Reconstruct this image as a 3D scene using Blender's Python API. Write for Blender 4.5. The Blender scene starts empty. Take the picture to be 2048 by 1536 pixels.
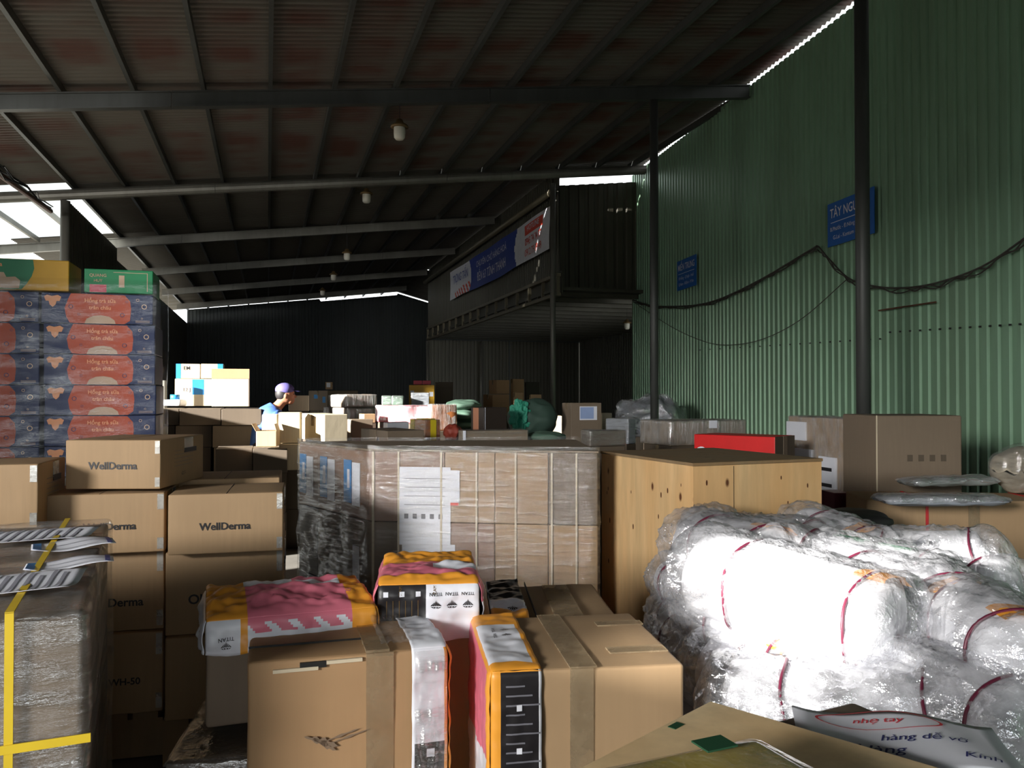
import bpy, bmesh, math, random
from math import sin, cos, pi, radians as R
from mathutils import Vector, Matrix, noise
random.seed(7)
S = bpy.context.scene
COL = S.collection
# ------------------------------------------------------------------ camera, sky, sun, exposure
FPX, CZ = 1650.0, 1.55
PITCH = math.atan(22 / FPX)
cam_d = bpy.data.cameras.new('camera'); cam = bpy.data.objects.new('camera', cam_d); COL.objects.link(cam)
cam_d.sensor_width = 36.0; cam_d.lens = 36.0 * FPX / 2048; cam_d.clip_start = 0.05; cam_d.clip_end = 300
cam.location = (0, 0, CZ); cam.rotation_euler = (pi / 2 + PITCH, 0, 0)
S.camera = cam
W = bpy.data.worlds.new('sky'); S.world = W; W.use_nodes = True
bg = W.node_tree.nodes['Background']; bg.inputs[0].default_value = (0.93, 0.97, 1.0, 1); bg.inputs[1].default_value = 2.6
GA = math.atan(489 / FPX)                       # the building grid is turned by this angle
EU = Vector((cos(GA), sin(GA), 0)); EV = Vector((-sin(GA), cos(GA), 0))
GM = Matrix.Rotation(GA, 4, 'Z')
sun_d = bpy.data.lights.new('sun', 'SUN'); sun_d.energy = 34; sun_d.angle = R(1.2); sun_d.color = (1.0, 0.97, 0.92)
sun = bpy.data.objects.new('sun', sun_d); COL.objects.link(sun)
sun.rotation_euler = Vector((0.80, 0.60, -0.25)).to_track_quat('-Z', 'Y').to_euler(); sun.location = (-10, -8, 6)
key_d = bpy.data.lights.new('entrance_daylight', 'AREA'); key_d.shape = 'RECTANGLE'; key_d.size = 2.4; key_d.size_y = 1.8
key_d.energy = 1700; key_d.color = (1.0, 0.98, 0.95)
key = bpy.data.objects.new('entrance_daylight', key_d); COL.objects.link(key)
key.location = GM @ Vector((-8.8, -4.6, 3.7)); key.rotation_euler = (GM @ Vector((10.0, 8.6, -2.5))).to_track_quat('-Z', 'Y').to_euler()
S.view_settings.view_transform = 'Standard'; S.view_settings.look = 'None'
S.view_settings.gamma = 1; S.view_settings.exposure = 0.0; S.view_settings.use_curve_mapping = False
S.cycles.max_bounces = 8; S.cycles.diffuse_bounces = 4; S.cycles.transparent_max_bounces = 12
S.cycles.sample_clamp_indirect = 6.0; S.cycles.use_denoising = True
S.cycles.caustics_reflective = False; S.cycles.caustics_refractive = False

# ------------------------------------------------------------------ pixel <-> world helpers
def ray(px, py):
    x = (px - 1024) / FPX; y = (768 - py) / FPX
    return Vector((x, cos(PITCH) - y * sin(PITCH), sin(PITCH) + y * cos(PITCH)))
def atY(px, py, Y): r = ray(px, py); t = Y / r.y; return Vector((r.x * t, Y, CZ + r.z * t))
def atZ(px, py, z): r = ray(px, py); t = (z - CZ) / r.z; return Vector((r.x * t, r.y * t, z))
def run(A, d, px):
    k = (px - 1024) / FPX; c, s = cos(PITCH), sin(PITCH)
    return (k * (c * A.y + s * (A.z - CZ)) - A.x) / (d.x - k * c * d.y)

# ------------------------------------------------------------------ materials
MATS = {}
def lin(c):
    return tuple(((x / 255) / 12.92 if x / 255 <= 0.04045 else ((x / 255 + 0.055) / 1.055) ** 2.4) for x in c)
class NT:
    def __init__(s, name):
        s.m = bpy.data.materials.new(name); s.m.use_nodes = True; s.t = s.m.node_tree
        s.b = s.t.nodes['Principled BSDF']; s.out = s.t.nodes['Material Output']
    def n(s, ty, **k):
        x = s.t.nodes.new(ty)
        for a, v in k.items(): setattr(x, a, v)
        return x
    def l(s, a, b): s.t.links.new(a, b)
    def coord(s, scale=(1, 1, 1), kind='Object'):
        c = s.n('ShaderNodeTexCoord'); m = s.n('ShaderNodeMapping'); m.inputs['Scale'].default_value = scale
        s.l(c.outputs[kind], m.inputs[0]); return m.outputs[0]
    def noise(s, vec, scale=5, detail=4, rough=0.55):
        x = s.n('ShaderNodeTexNoise'); x.inputs['Scale'].default_value = scale
        x.inputs['Detail'].default_value = detail; x.inputs['Roughness'].default_value = rough
        s.l(vec, x.inputs['Vector']); return x.outputs['Fac']
    def ramp(s, f, a, b, c0=(0, 0, 0), c1=(1, 1, 1)):
        r = s.n('ShaderNodeValToRGB'); e = r.color_ramp.elements
        e[0].position = a; e[1].position = b; e[0].color = (*c0, 1); e[1].color = (*c1, 1)
        s.l(f, r.inputs[0]); return r.outputs[0]
    def mix(s, f, a, b):
        x = s.n('ShaderNodeMix', data_type='RGBA')
        if isinstance(f, float): x.inputs[0].default_value = f
        else: s.l(f, x.inputs[0])
        for i, v in ((6, a), (7, b)):
            if isinstance(v, tuple): x.inputs[i].default_value = (*v, 1)
            else: s.l(v, x.inputs[i])
        return x.outputs[2]
    def bump(s, h, dist=0.01, strength=0.5):
        b = s.n('ShaderNodeBump'); b.inputs['Distance'].default_value = dist; b.inputs['Strength'].default_value = strength
        s.l(h, b.inputs['Height']); return b.outputs[0]
def flat(name, rgb, rough=0.6, metal=0.0, var=0.12):
    if name in MATS: return MATS[name]
    t = NT(name); c = lin(rgb)
    f = t.noise(t.coord(), 9, 4); dk = tuple(x * (1 - var) for x in c); lt = tuple(min(1, x * (1 + var)) for x in c)
    t.l(t.mix(f, dk, lt), t.b.inputs['Base Color'])
    t.b.inputs['Roughness'].default_value = rough; t.b.inputs['Metallic'].default_value = metal
    MATS[name] = t.m; return t.m
def card(name, rgb, grime=0.25):
    if name in MATS: return MATS[name]
    t = NT(name); c = lin(rgb)
    a = t.noise(t.coord((1, 1, 1)), 3.0, 5); b = t.noise(t.coord((60, 60, 4)), 1.0, 2)
    col = t.mix(a, tuple(x * (1 - grime) for x in c), tuple(min(1, x * 1.08) for x in c))
    col = t.mix(t.ramp(b, 0.35, 0.75), col, tuple(x * 0.86 for x in c))
    t.l(col, t.b.inputs['Base Color']); t.b.inputs['Roughness'].default_value = 0.72
    t.l(t.bump(a, 0.01, 0.25), t.b.inputs['Normal'])
    MATS[name] = t.m; return t.m
def film(name, lo=0.06, hi=0.55, scale=(1, 1, 9), tint=(0.9, 0.9, 0.88), milky=0.06, rough=0.16, bumpd=0.012, nsc=6):
    if name in MATS: return MATS[name]
    t = NT(name); v = t.coord(scale)
    f = t.noise(v, nsc, 5, 0.62); f2 = t.noise(t.coord((1, 1, 1)), 14, 3)
    tr = t.n('ShaderNodeBsdfTransparent'); tr.inputs[0].default_value = (0.97, 0.97, 0.97, 1)
    gl = t.n('ShaderNodeBsdfGlossy'); gl.inputs['Roughness'].default_value = rough; gl.inputs[0].default_value = (*tint, 1)
    df = t.n('ShaderNodeBsdfDiffuse'); df.inputs[0].default_value = (*tint, 1)
    bp = t.bump(f, bumpd, 1.0); t.l(bp, gl.inputs['Normal']); t.l(bp, df.inputs['Normal'])
    m1 = t.n('ShaderNodeMixShader'); t.l(t.ramp(f, 0.42, 0.78, (lo,) * 3, (hi,) * 3), m1.inputs[0]); t.l(tr.outputs[0], m1.inputs[1]); t.l(gl.outputs[0], m1.inputs[2])
    m2 = t.n('ShaderNodeMixShader'); t.l(t.ramp(f2, 0.3, 0.8, (milky * 0.4,) * 3, (milky * 1.6,) * 3), m2.inputs[0]); t.l(m1.outputs[0], m2.inputs[1]); t.l(df.outputs[0], m2.inputs[2])
    t.l(m2.outputs[0], t.out.inputs[0]); MATS[name] = t.m; return t.m
def plywood(name, rgb, dark):
    t = NT(name); c = lin(rgb); d = lin(dark)
    g = t.noise(t.coord((7, 7, 0.9)), 3.0, 6, 0.6); big = t.noise(t.coord((2.2, 2.2, 0.6)), 1.5, 3)
    col = t.mix(t.ramp(g, 0.3, 0.75), c, tuple(x * 0.72 for x in c)); col = t.mix(t.ramp(big, 0.4, 0.8), col, tuple(x * y for x, y in zip(c, (0.95, 0.78, 0.6))))
    vo = t.n('ShaderNodeTexVoronoi'); vo.inputs['Scale'].default_value = 5.5; t.l(t.coord((1.5, 1.5, 0.8)), vo.inputs['Vector'])
    col = t.mix(t.ramp(vo.outputs['Distance'], 0.055, 0.11, (1, 1, 1), (0, 0, 0)), col, d)
    t.l(col, t.b.inputs['Base Color']); t.b.inputs['Roughness'].default_value = 0.6; MATS[name] = t.m; return t.m
def sheet_metal(name, rgb, grime, amt=0.5, rough=0.45, metal=0.25, sc=(1, 1, 0.25)):
    t = NT(name); c = lin(rgb); g = lin(grime)
    a = t.noise(t.coord(sc), 1.6, 5, 0.6); b = t.noise(t.coord((4, 4, 0.5)), 3, 4)
    col = t.mix(t.ramp(a, 0.35, 0.8, (0, 0, 0), (amt,) * 3), c, g); col = t.mix(t.ramp(b, 0.5, 0.85, (0, 0, 0), (0.35,) * 3), col, g)
    t.l(col, t.b.inputs['Base Color']); t.b.inputs['Roughness'].default_value = rough; t.b.inputs['Metallic'].default_value = metal
    MATS[name] = t.m; return t.m
def roof_mat():
    t = NT('roof_sheet'); base = lin((98, 93, 86)); red = lin((86, 56, 48))
    co = t.n('ShaderNodeTexCoord'); sep = t.n('ShaderNodeSeparateXYZ'); t.l(co.outputs['Object'], sep.inputs[0])
    a = t.noise(t.coord((0.5, 1.6, 1)), 1.1, 3, 0.5)
    # the red oxide sheets lie over the nearer bays only, one sheet between each pair of purlins
    pp = t.n('ShaderNodeMath', operation='PINGPONG'); pp.inputs[1].default_value = 0.3625; t.l(sep.outputs['X'], pp.inputs[0])
    band = t.n('ShaderNodeMapRange'); t.l(pp.outputs[0], band.inputs[0]); band.inputs[1].default_value = 0.04; band.inputs[2].default_value = 0.22
    vv = t.n('ShaderNodeMath', operation='LESS_THAN'); vv.inputs[1].default_value = 14.0; t.l(sep.outputs['Y'], vv.inputs[0])
    m = t.n('ShaderNodeMath', operation='MULTIPLY'); t.l(band.outputs[0], m.inputs[0]); t.l(vv.outputs[0], m.inputs[1])
    m2 = t.n('ShaderNodeMath', operation='MULTIPLY'); t.l(m.outputs[0], m2.inputs[0]); t.l(t.ramp(a, 0.42, 0.62), m2.inputs[1])
    col = t.mix(m2.outputs[0], base, red)
    t.l(col, t.b.inputs['Base Color']); t.b.inputs['Roughness'].default_value = 0.55; t.b.inputs['Metallic'].default_value = 0.1
    MATS['roof'] = t.m; return t.m
roof_mat()
CB = card('cardboard_tan', (174, 144, 108)); CW = card('cardboard_warm', (178, 142, 102)); CD = card('cardboard_grey', (140, 122, 100)); CL = card('cardboard_pale', (214, 200, 172))
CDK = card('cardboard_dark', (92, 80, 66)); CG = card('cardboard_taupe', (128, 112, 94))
DARK = flat('dark_gap', (22, 20, 18)); PAPER = flat('white_paper', (226, 228, 236), 0.6, 0, 0.03); INK = flat('black_ink', (30, 30, 34), 0.5); INKG = flat('grey_ink', (110, 110, 118), 0.6)
TAPE = film('clear_tape', 0.12, 0.25, (1, 1, 1), (0.42, 0.32, 0.2), 0.4, 0.3, 0.002); TAPEW = film('shiny_tape', 0.35, 0.7, (1, 1, 1), (0.9, 0.88, 0.82), 0.25, 0.2, 0.004)
FILM = film('stretch_film', 0.05, 0.4, milky=0.03); FILM2 = film('stretch_film_thick', 0.08, 0.6, (1, 1, 5), (0.92, 0.92, 0.9), 0.07, 0.14, 0.02, 7)
FILMV = film('stretch_film_vertical', 0.12, 0.8, (7, 7, 1), (0.92, 0.9, 0.88), 0.18, 0.15, 0.02, 3)
BAGF = film('crinkled_bag_film', 0.16, 0.85, (1, 1, 1), (0.93, 0.94, 0.98), 0.16, 0.16, 0.04, 9)
PLY = plywood('crate_plywood', (222, 186, 136), (92, 52, 26)); PLYD = plywood('crate_lid_plywood', (140, 118, 88), (70, 52, 34))
PINE = plywood('pale_pine', (244, 218, 172), (214, 180, 130))
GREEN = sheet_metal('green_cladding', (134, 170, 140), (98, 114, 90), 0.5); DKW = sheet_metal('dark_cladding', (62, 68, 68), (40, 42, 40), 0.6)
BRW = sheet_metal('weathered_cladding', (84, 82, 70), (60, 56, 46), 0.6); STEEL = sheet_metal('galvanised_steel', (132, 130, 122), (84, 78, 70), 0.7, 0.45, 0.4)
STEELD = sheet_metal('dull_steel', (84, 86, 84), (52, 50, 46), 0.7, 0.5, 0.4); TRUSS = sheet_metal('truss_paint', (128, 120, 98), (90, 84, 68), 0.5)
CONC = sheet_metal('concrete', (118, 114, 106), (80, 76, 70), 0.6, 0.85, 0.0, (1, 1, 1)); GROUND = flat('pale_yard', (176, 172, 160), 0.9)
YEL = flat('yellow_print', (236, 160, 56), 0.4); PINK = flat('pink_print', (222, 120, 140), 0.4); PLUM = flat('dusty_pink_print', (176, 92, 112), 0.4); BLACKP = flat('black_print', (34, 32, 34), 0.4)
WHP = flat('white_poly', (226, 228, 236), 0.35); ROLLW = flat('white_roll', (232, 232, 238), 0.5, 0, 0.04); MAROON = flat('maroon_strap', (96, 30, 52), 0.4)
ORNG = flat('orange_carton', (190, 78, 44), 0.55); BLUEC = flat('navy_carton', (26, 44, 88), 0.55); PEACH = flat('peach_print', (206, 176, 150), 0.6); LORN = flat('light_orange_print', (244, 168, 120), 0.6)
BLUES = flat('blue_sign', (26, 96, 176), 0.5); BLUEB = flat('banner_blue', (34, 62, 150), 0.5); WHT = flat('banner_white', (226, 226, 232), 0.5); REDB = flat('banner_red', (222, 74, 52), 0.5)
BLUEL = flat('blue_label', (40, 130, 196), 0.5); REDC = flat('red_carton', (214, 34, 34), 0.45); GRNC = flat('green_carton', (28, 138, 86), 0.5); YELC = flat('mustard_carton', (206, 158, 44), 0.55)
GRNF = flat('teal_fabric', (40, 138, 112), 0.6, 0, 0.3); GRNS = flat('sack_green', (78, 104, 88), 0.7); GREYB = flat('grey_sack', (150, 156, 164), 0.5); BRSTR = flat('salmon_panel', (190, 130, 98), 0.6)
YTAPE = flat('yellow_strap', (222, 190, 40), 0.45); YTAPE2 = flat('yellow_tape', (232, 210, 50), 0.35); OLIVE = flat('olive_tape', (178, 156, 60), 0.25, 0, 0.4); DKG = flat('dark_green', (30, 74, 48), 0.5)
RUBBER = flat('black_rubber', (30, 30, 30), 0.5); BRASS = flat('aged_brass', (110, 88, 54), 0.5, 0.3); GLASSJ = flat('frosted_jar', (214, 210, 196), 0.25, 0, 0.03)
SKIN = flat('skin', (176, 122, 94), 0.55); LGREY = flat('light_grey_ink', (150, 150, 160), .6)
SHIRT = flat('blue_shirt', (64, 100, 168), 0.75); CAP = flat('violet_cap', (96, 88, 152), 0.7); HAIR = flat('black_hair', (24, 20, 20), 0.6); TROU = flat('dark_trousers', (44, 46, 56), 0.8)
RUST = flat('rusty_pipe', (104, 66, 48), 0.7, 0.2, 0.3); BLACKB = flat('black_carton', (44, 34, 28), 0.5); REDS = flat('red_strap', (190, 40, 44), 0.45); PINKF = flat('rose_goods', (206, 74, 92), 0.5)
BRNF = flat('orange_brown_goods', (182, 112, 62), 0.6)

# ------------------------------------------------------------------ object helpers
class MB:
    def __init__(s): s.v = []; s.f = []; s.m = []
    def add(s, vs, fs, mi=0):
        o = len(s.v); s.v += [tuple(v) for v in vs]; s.f += [tuple(i + o for i in f) for f in fs]; s.m += [mi] * len(fs)
    def box(s, x0, x1, y0, y1, z0, z1, mi=0, M=None):
        vs = [Vector((x, y, z)) for z in (z0, z1) for y in (y0, y1) for x in (x0, x1)]
        if M: vs = [M @ v for v in vs]
        s.add(vs, [(0, 2, 3, 1), (4, 5, 7, 6), (0, 1, 5, 4), (2, 6, 7, 3), (0, 4, 6, 2), (1, 3, 7, 5)], mi)
    def tube(s, pts, r, n=8, mi=0, cap=True):
        pts = [Vector(p) for p in pts]; rs = r if isinstance(r, (list, tuple)) else [r] * len(pts); o = len(s.v); vs = []
        up = None
        for i, p in enumerate(pts):
            d = (pts[min(i + 1, len(pts) - 1)] - pts[max(i - 1, 0)]).normalized()
            if up is None: up = Vector((0, 0, 1)) if abs(d.z) < 0.9 else Vector((1, 0, 0))
            a = d.cross(up).normalized(); b = a.cross(d).normalized(); up = b
            vs += [p + (a * cos(2 * pi * k / n) + b * sin(2 * pi * k / n)) * rs[i] for k in range(n)]
        fs = [(i * n + k, i * n + (k + 1) % n, (i + 1) * n + (k + 1) % n, (i + 1) * n + k) for i in range(len(pts) - 1) for k in range(n)]
        if cap: fs += [tuple(range(n))[::-1], tuple((len(pts) - 1) * n + k for k in range(n))]
        s.add(vs, fs, mi)
    def grid(s, fn, nu, nv, mfn=None, mi=0):
        vs = [fn(i / nu, j / nv) for j in range(nv + 1) for i in range(nu + 1)]; o = len(s.v); s.v += [tuple(v) for v in vs]
        for j in range(nv):
            for i in range(nu):
                a = o + j * (nu + 1) + i; s.f.append((a, a + 1, a + nu + 2, a + nu + 1)); s.m.append(mfn((i + .5) / nu, (j + .5) / nv) if mfn else mi)
    def build(s, name, mats, parent=None, smooth=False, bevel=0, M=None, loc=None):
        me = bpy.data.meshes.new(name); me.from_pydata(s.v, [], s.f); me.update()
        mats = mats if isinstance(mats, (list, tuple)) else [mats]
        for m in mats: me.materials.append(m)
        for p, i in zip(me.polygons, s.m): p.material_index = i; p.use_smooth = smooth
        if bevel or True:
            bm = bmesh.new(); bm.from_mesh(me)
            if bevel: bmesh.ops.bevel(bm, geom=[e for e in bm.edges if len(e.link_faces) == 2], offset=bevel, segments=2, affect='EDGES', profile=0.6)
            bmesh.ops.recalc_face_normals(bm, faces=bm.faces) if len(bm.faces) < 60000 else None
            bm.to_mesh(me); bm.free()
        o = bpy.data.objects.new(name, me); COL.objects.link(o)
        if parent: o.parent = parent
        if M: o.matrix_world = M
        if loc: o.location = loc
        return o
def tag(o, label=None, cat=None, group=None, kind=None):
    if label: o['label'] = label
    if cat: o['category'] = cat
    if group: o['group'] = group
    if kind: o['kind'] = kind
    return o
def empty(name, loc, a=0.0, label=None, cat=None, group=None):
    o = bpy.data.objects.new(name, None); o.empty_display_size = 0.1; COL.objects.link(o)
    o.location = loc; o.rotation_euler = (0, 0, a); return tag(o, label, cat, group)
def text_mesh(s, size=1.0, bold=0.0):
    c = bpy.data.curves.new('t', 'FONT'); c.body = s; c.size = size; c.align_x = 'CENTER'; c.align_y = 'CENTER'; c.offset = bold; c.resolution_u = 3
    o = bpy.data.objects.new('t', c); COL.objects.link(o); bpy.context.view_layer.update()
    me = bpy.data.meshes.new_from_object(o.evaluated_get(bpy.context.evaluated_depsgraph_get()))
    vs = [v.co.copy() for v in me.vertices]; fs = [tuple(p.vertices) for p in me.polygons]
    bpy.data.objects.remove(o); bpy.data.curves.remove(c); bpy.data.meshes.remove(me); return vs, fs
def struct(mb, name, mat, M=GM, **k):
    o = mb.build(name, mat, M=M, **k); o['kind'] = 'structure'; return o

# ------------------------------------------------------------------ building shell (u across, v deep, turned by GM)
Y1 = 9.48; YB = [Y1 + 4 * i for i in range(-1, 6)]; VB = [y / cos(GA) for y in YB]   # beams 0..6
def roofz(u): return CZ + 3.62 + 0.117 * u
UL = -2.93
WP = Vector((3.33, 11.3, 0)); WD = Vector((-0.184, 1, 0)).normalized()
def toG(p): return GM.inverted() @ Vector(p)
def wall_u(v):
    a = toG(WP); b = toG(WP + WD); return a.x + (v - a.y) * (b.x - a.x) / (b.y - a.y)
VW, VBK, VM0, VM1, UM0, UM1 = 15.0, 33.4, 14.3, 27.3, 5.14, 10.6
f = MB(); f.box(-20, 16, -12, 40, -0.2, -0.02); struct(f, 'ground', GROUND)
f = MB(); f.box(UL - 0.1, 11, -5, VBK, -0.15, 0.0); struct(f, 'floor', CONC)
# roof: corrugations run across the building, one wave every 10 cm of depth
rf = MB(); n = int((VBK + 5.3) / 0.1); pr = [(-5.2, 0)]; zz = []
def strip(mb, v0, v1, ufn0, ufn1, zfn, pitch=0.1, amp=0.018, seg=6):
    nn = max(1, int((v1 - v0) / pitch)) * seg; vs = []; fs = []
    for i in range(nn + 1):
        v = v0 + (v1 - v0) * i / nn; w = amp * sin(2 * pi * (v - v0) / pitch); a, b = ufn0(v), ufn1(v)
        vs += [(a, v, zfn(a) + w), (b, v, zfn(b) + w)]
        if i: fs.append((2 * i - 2, 2 * i - 1, 2 * i + 1, 2 * i))
    mb.add(vs, fs)
strip(rf, -5.2, VB[2], lambda v: -7.6, lambda v: UM0 + 0.35 if v > VW else wall_u(v) + 0.03, roofz)
strip(rf, VB[2], 18.2, lambda v: UL - 0.02, lambda v: UM0 + 0.35 if v > VW else wall_u(v) + 0.03, roofz)
strip(rf, 18.2, VM1, lambda v: UL - 1.9, lambda v: UM0 + 0.35, roofz)  # overhang past the left wall added to keep sun off the back wall
strip(rf, VM1, VBK + 0.1, lambda v: UL - 1.9, lambda v: UM0 - 0.1, roofz)
rid = lambda u: roofz(UM0 - 0.1) - 0.27 * (u - UM0 + 0.1)
strip(rf, VM1, VBK + 0.1, lambda v: UM0 - 0.1, lambda v: 8.0, rid)
ceil = struct(rf, 'ceiling', MATS['roof'])
cn = MB(); strip(cn, VB[2], 24.0, lambda v: -8.6, lambda v: UL - 0.02 if v < 18.2 else UL - 1.92, roofz)
t_ = NT('fibreglass_sheet'); tl = t_.n('ShaderNodeBsdfTranslucent'); tl.inputs[0].default_value = (.85, .88, .86, 1); df_ = t_.n('ShaderNodeBsdfDiffuse'); df_.inputs[0].default_value = (.7, .72, .7, 1)
mx_ = t_.n('ShaderNodeMixShader'); mx_.inputs[0].default_value = .45; t_.l(tl.outputs[0], mx_.inputs[1]); t_.l(df_.outputs[0], mx_.inputs[2]); t_.l(mx_.outputs[0], t_.out.inputs[0])
struct(cn, 'ceiling_canopy', t_.m)
for i in range(-11, 10):
    u = i * 0.725 + 0.02; z = roofz(u) - 0.02; v1 = 18.2 if u < UL else (VBK if u < UM0 - 0.1 else VM0)
    while u > UM0 and wall_u(v1) < u and v1 > -5: v1 -= 0.2
    if v1 < -4: continue
    p = MB(); p.box(u - 0.022, u + 0.022, -5, v1, z - 0.09, z - 0.0)
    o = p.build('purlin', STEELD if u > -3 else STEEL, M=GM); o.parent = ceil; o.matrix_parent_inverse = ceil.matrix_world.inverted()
def lw(u, v, du): pass
names = ['overhead', 'nearest', 'second', 'third', 'fourth', 'fifth', 'sixth']
for i, v in enumerate(VB):
    ur = min(wall_u(v) - 0.08, 7.5) if i < 3 else UM0 - 0.15
    ul = -8.4 if i < 4 else UL - 0.1
    mb = MB(); M = Matrix.Rotation(-math.atan(0.117), 4, 'Y')
    zc = CZ + 3.62 - 0.11; 
    for (a, b) in [(ul + k * (ur - ul) / 4, ul + (k + 1) * (ur - ul) / 4) for k in range(4)]:
        vs = []; 
        prof = [(-0.05, -0.18), (0.05, -0.18), (0.05, -0.165), (0.008, -0.165), (0.008, -0.015), (0.05, -0.015), (0.05, 0), (-0.05, 0), (-0.05, -0.015), (-0.02, -0.015), (-0.02, -0.165), (-0.05, -0.165)] if i != 2 else [(0.075 * cos(k * pi / 6) , -0.085 + 0.085 * sin(k * pi / 6)) for k in range(12)]
        for uu in (a, b - 0.006):
            vs += [(uu, v + y, zc + 0.117 * uu + z) for y, z in prof]
        m = len(prof); mb.add(vs, [(k, (k + 1) % m, m + (k + 1) % m, m + k) for k in range(m)] + [tuple(range(m)), tuple(range(m, 2 * m))])
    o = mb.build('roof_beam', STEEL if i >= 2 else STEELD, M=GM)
    tag(o, ['grey steel roof beam almost above the camera', 'dark steel roof beam nearest the camera, spanning the whole roof', 'pale round roof beam whose left end rests on a pipe column', 'third roof beam from the camera, just beyond the pale round one', 'fourth roof beam, between the third and the fifth toward the back wall', 'fifth roof beam, last but one before the dark back wall', 'roof beam closest to the dark back wall'][i], 'beam')
# columns
def column(u, v, r, ztop, lab, mat):
    e = empty('steel_column', GM @ Vector((u, v, 0)), GA, lab, 'column')
    mb = MB(); mb.tube([(0, 0, 0.012), (0, 0, ztop)], r, 16); mb.build('post', mat, e, smooth=True)
    mb = MB(); mb.box(-r * 2, r * 2, -r * 2, r * 2, 0, 0.012); mb.build('base_plate', STEELD, e)
    return e
def gu(px, v):   # u where column of pixels px meets depth line v
    A = GM @ Vector((0, v, 1.5)); return run(A, EU, px)
def beam_under(u): return CZ + 3.62 - 0.11 + 0.117 * u - 0.182
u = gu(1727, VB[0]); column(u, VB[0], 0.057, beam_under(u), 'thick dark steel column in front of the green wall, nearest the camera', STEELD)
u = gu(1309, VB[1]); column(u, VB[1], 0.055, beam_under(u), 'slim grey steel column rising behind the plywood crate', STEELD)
u = gu(128, VB[2]); column(u, VB[2], 0.07, beam_under(u), 'pale pipe column at the left under the round beam', STEEL)
# green right wall, trapezoid ribs
def ribbed(mb, length, ztopfn, M, pitch=0.125, dep=0.022, z0=0.0, rows=None):
    x = 0; pts = []
    while x < length:
        pts += [(x, 0), (x + pitch * 0.52, 0), (x + pitch * 0.62, dep), (x + pitch * 0.9, dep)]; x += pitch
    vs = []; fs = []
    for i, (x, y) in enumerate(pts):
        vs += [M @ Vector((x, y, z0)), M @ Vector((x, y, ztopfn(x)))]
        if i: fs.append((2 * i - 2, 2 * i, 2 * i + 1, 2 * i - 1))
    mb.add(vs, fs)
t0 = -15.5; far = WP + WD * 0
wl = 15.5 + (VW - toG(WP).y) / (GM.inverted().to_3x3() @ WD).y
wa = math.atan2(WD.y, WD.x); base = WP - WD * 15.5
MW = Matrix.Translation(base) @ Matrix.Rotation(wa, 4, 'Z')
def wz(x): g = toG(MW @ Vector((x, 0, 0))); return roofz(g.x) - 0.062
mb = MB(); ribbed(mb, wl, wz, Matrix.Identity(4), 0.125, -0.022); g = mb.build('wall_right', GREEN, M=MW); g['kind'] = 'structure'
wn = Vector((WD.y, -WD.x, 0))            # points outside (to the right)
def onwall(px, py, off=0.03):
    r = ray(px, py); P = Vector((0, 0, CZ)); q = WP - wn * off; t = (q - P).dot(wn) / r.dot(wn); return P + r * t
for (p0, p1, name) in [((1879, 358), (2040, 298), 1), ((1268, 573), (1640, 449), 2), ((1754, 676), (2047, 647), 3)]:
    pass
# screws of the cladding, part of the wall
mb = MB()
for i in range(34):
    px = 1400 + i * 20; py = 700 - (px - 1400) * 0.062 - (12 if px > 1760 else 0); p = onwall(px, py, 0.024)
    mb.box(p.x - .008, p.x + .008, p.y - .008, p.y + .008, p.z - .008, p.z + .008)
o = mb.build('screw', RUBBER); o.parent = g; o.matrix_parent_inverse = g.matrix_world.inverted(); o['kind'] = 'stuff'
# left wall: unseen near panels added to limit daylight, open bay, then solid
def wall_piece(mb, u, v0, v1, z0, ztop):
    nn = max(2, int((v1 - v0) / 0.125)); M = Matrix.Translation((u, v0, 0)) @ Matrix.Rotation(pi / 2, 4, 'Z')
    ribbed(mb, v1 - v0, lambda x: ztop, M, 0.125, 0.02, z0)
mb = MB(); zl = roofz(UL) - 0.13
for v0, v1, z0, z1 in [(-5, 2.6, 3.05, zl), (2.6, 6.4, 0, zl), (VB[2], VB[3], 0, zl - 0.18), (VB[3], VBK, 0, zl - 0.42)]: wall_piece(mb, UL, v0, v1, z0, z1)
struct(mb, 'wall_left', BRW)
mb = MB(); M = Matrix.Translation((UL, VBK, 0)); 
def bz(x):
    u = UL + x
    z = roofz(u) if u < UM0 - 0.1 else rid(u)
    gap = 0.015 + (0.13 if 2.0 < u < UM0 - 0.1 else 0) + (0.06 if UM0 - 0.1 < u < 7.2 else 0)
    return z - gap - (0.03 if u < 2 else 0)
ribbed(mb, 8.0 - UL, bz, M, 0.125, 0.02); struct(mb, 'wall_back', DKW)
mb = MB(); mb.box(UL, 8, -5.1, -5.0, 3.1, 6.2); mb.box(3.2, 8, -5.1, -5, 0, 3.1); struct(mb, 'wall_front', DKW)
mb = MB(); sv, sz = -3.0, 4.6  # invented outer wall, unseen; its slots shape where the sun gets in
mb.box(-12.1, -12, -18, sv - .25, 0, 7); mb.box(-12.1, -12, sv + .25, 3.0, 0, 7); mb.box(-12.1, -12, 6.65, 16, 0, 7); mb.box(-12.1, -12, sv - .25, sv + .25, 0, sz - .2); mb.box(-12.1, -12, sv - .25, sv + .25, sz + .2, 7)
struct(mb, 'wall_sun_mask', BRW)
mb = MB(); mb.box(7.98, 8.02, VM1, VBK, 0, rid(8)); struct(mb, 'wall_side', DKW)
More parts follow.
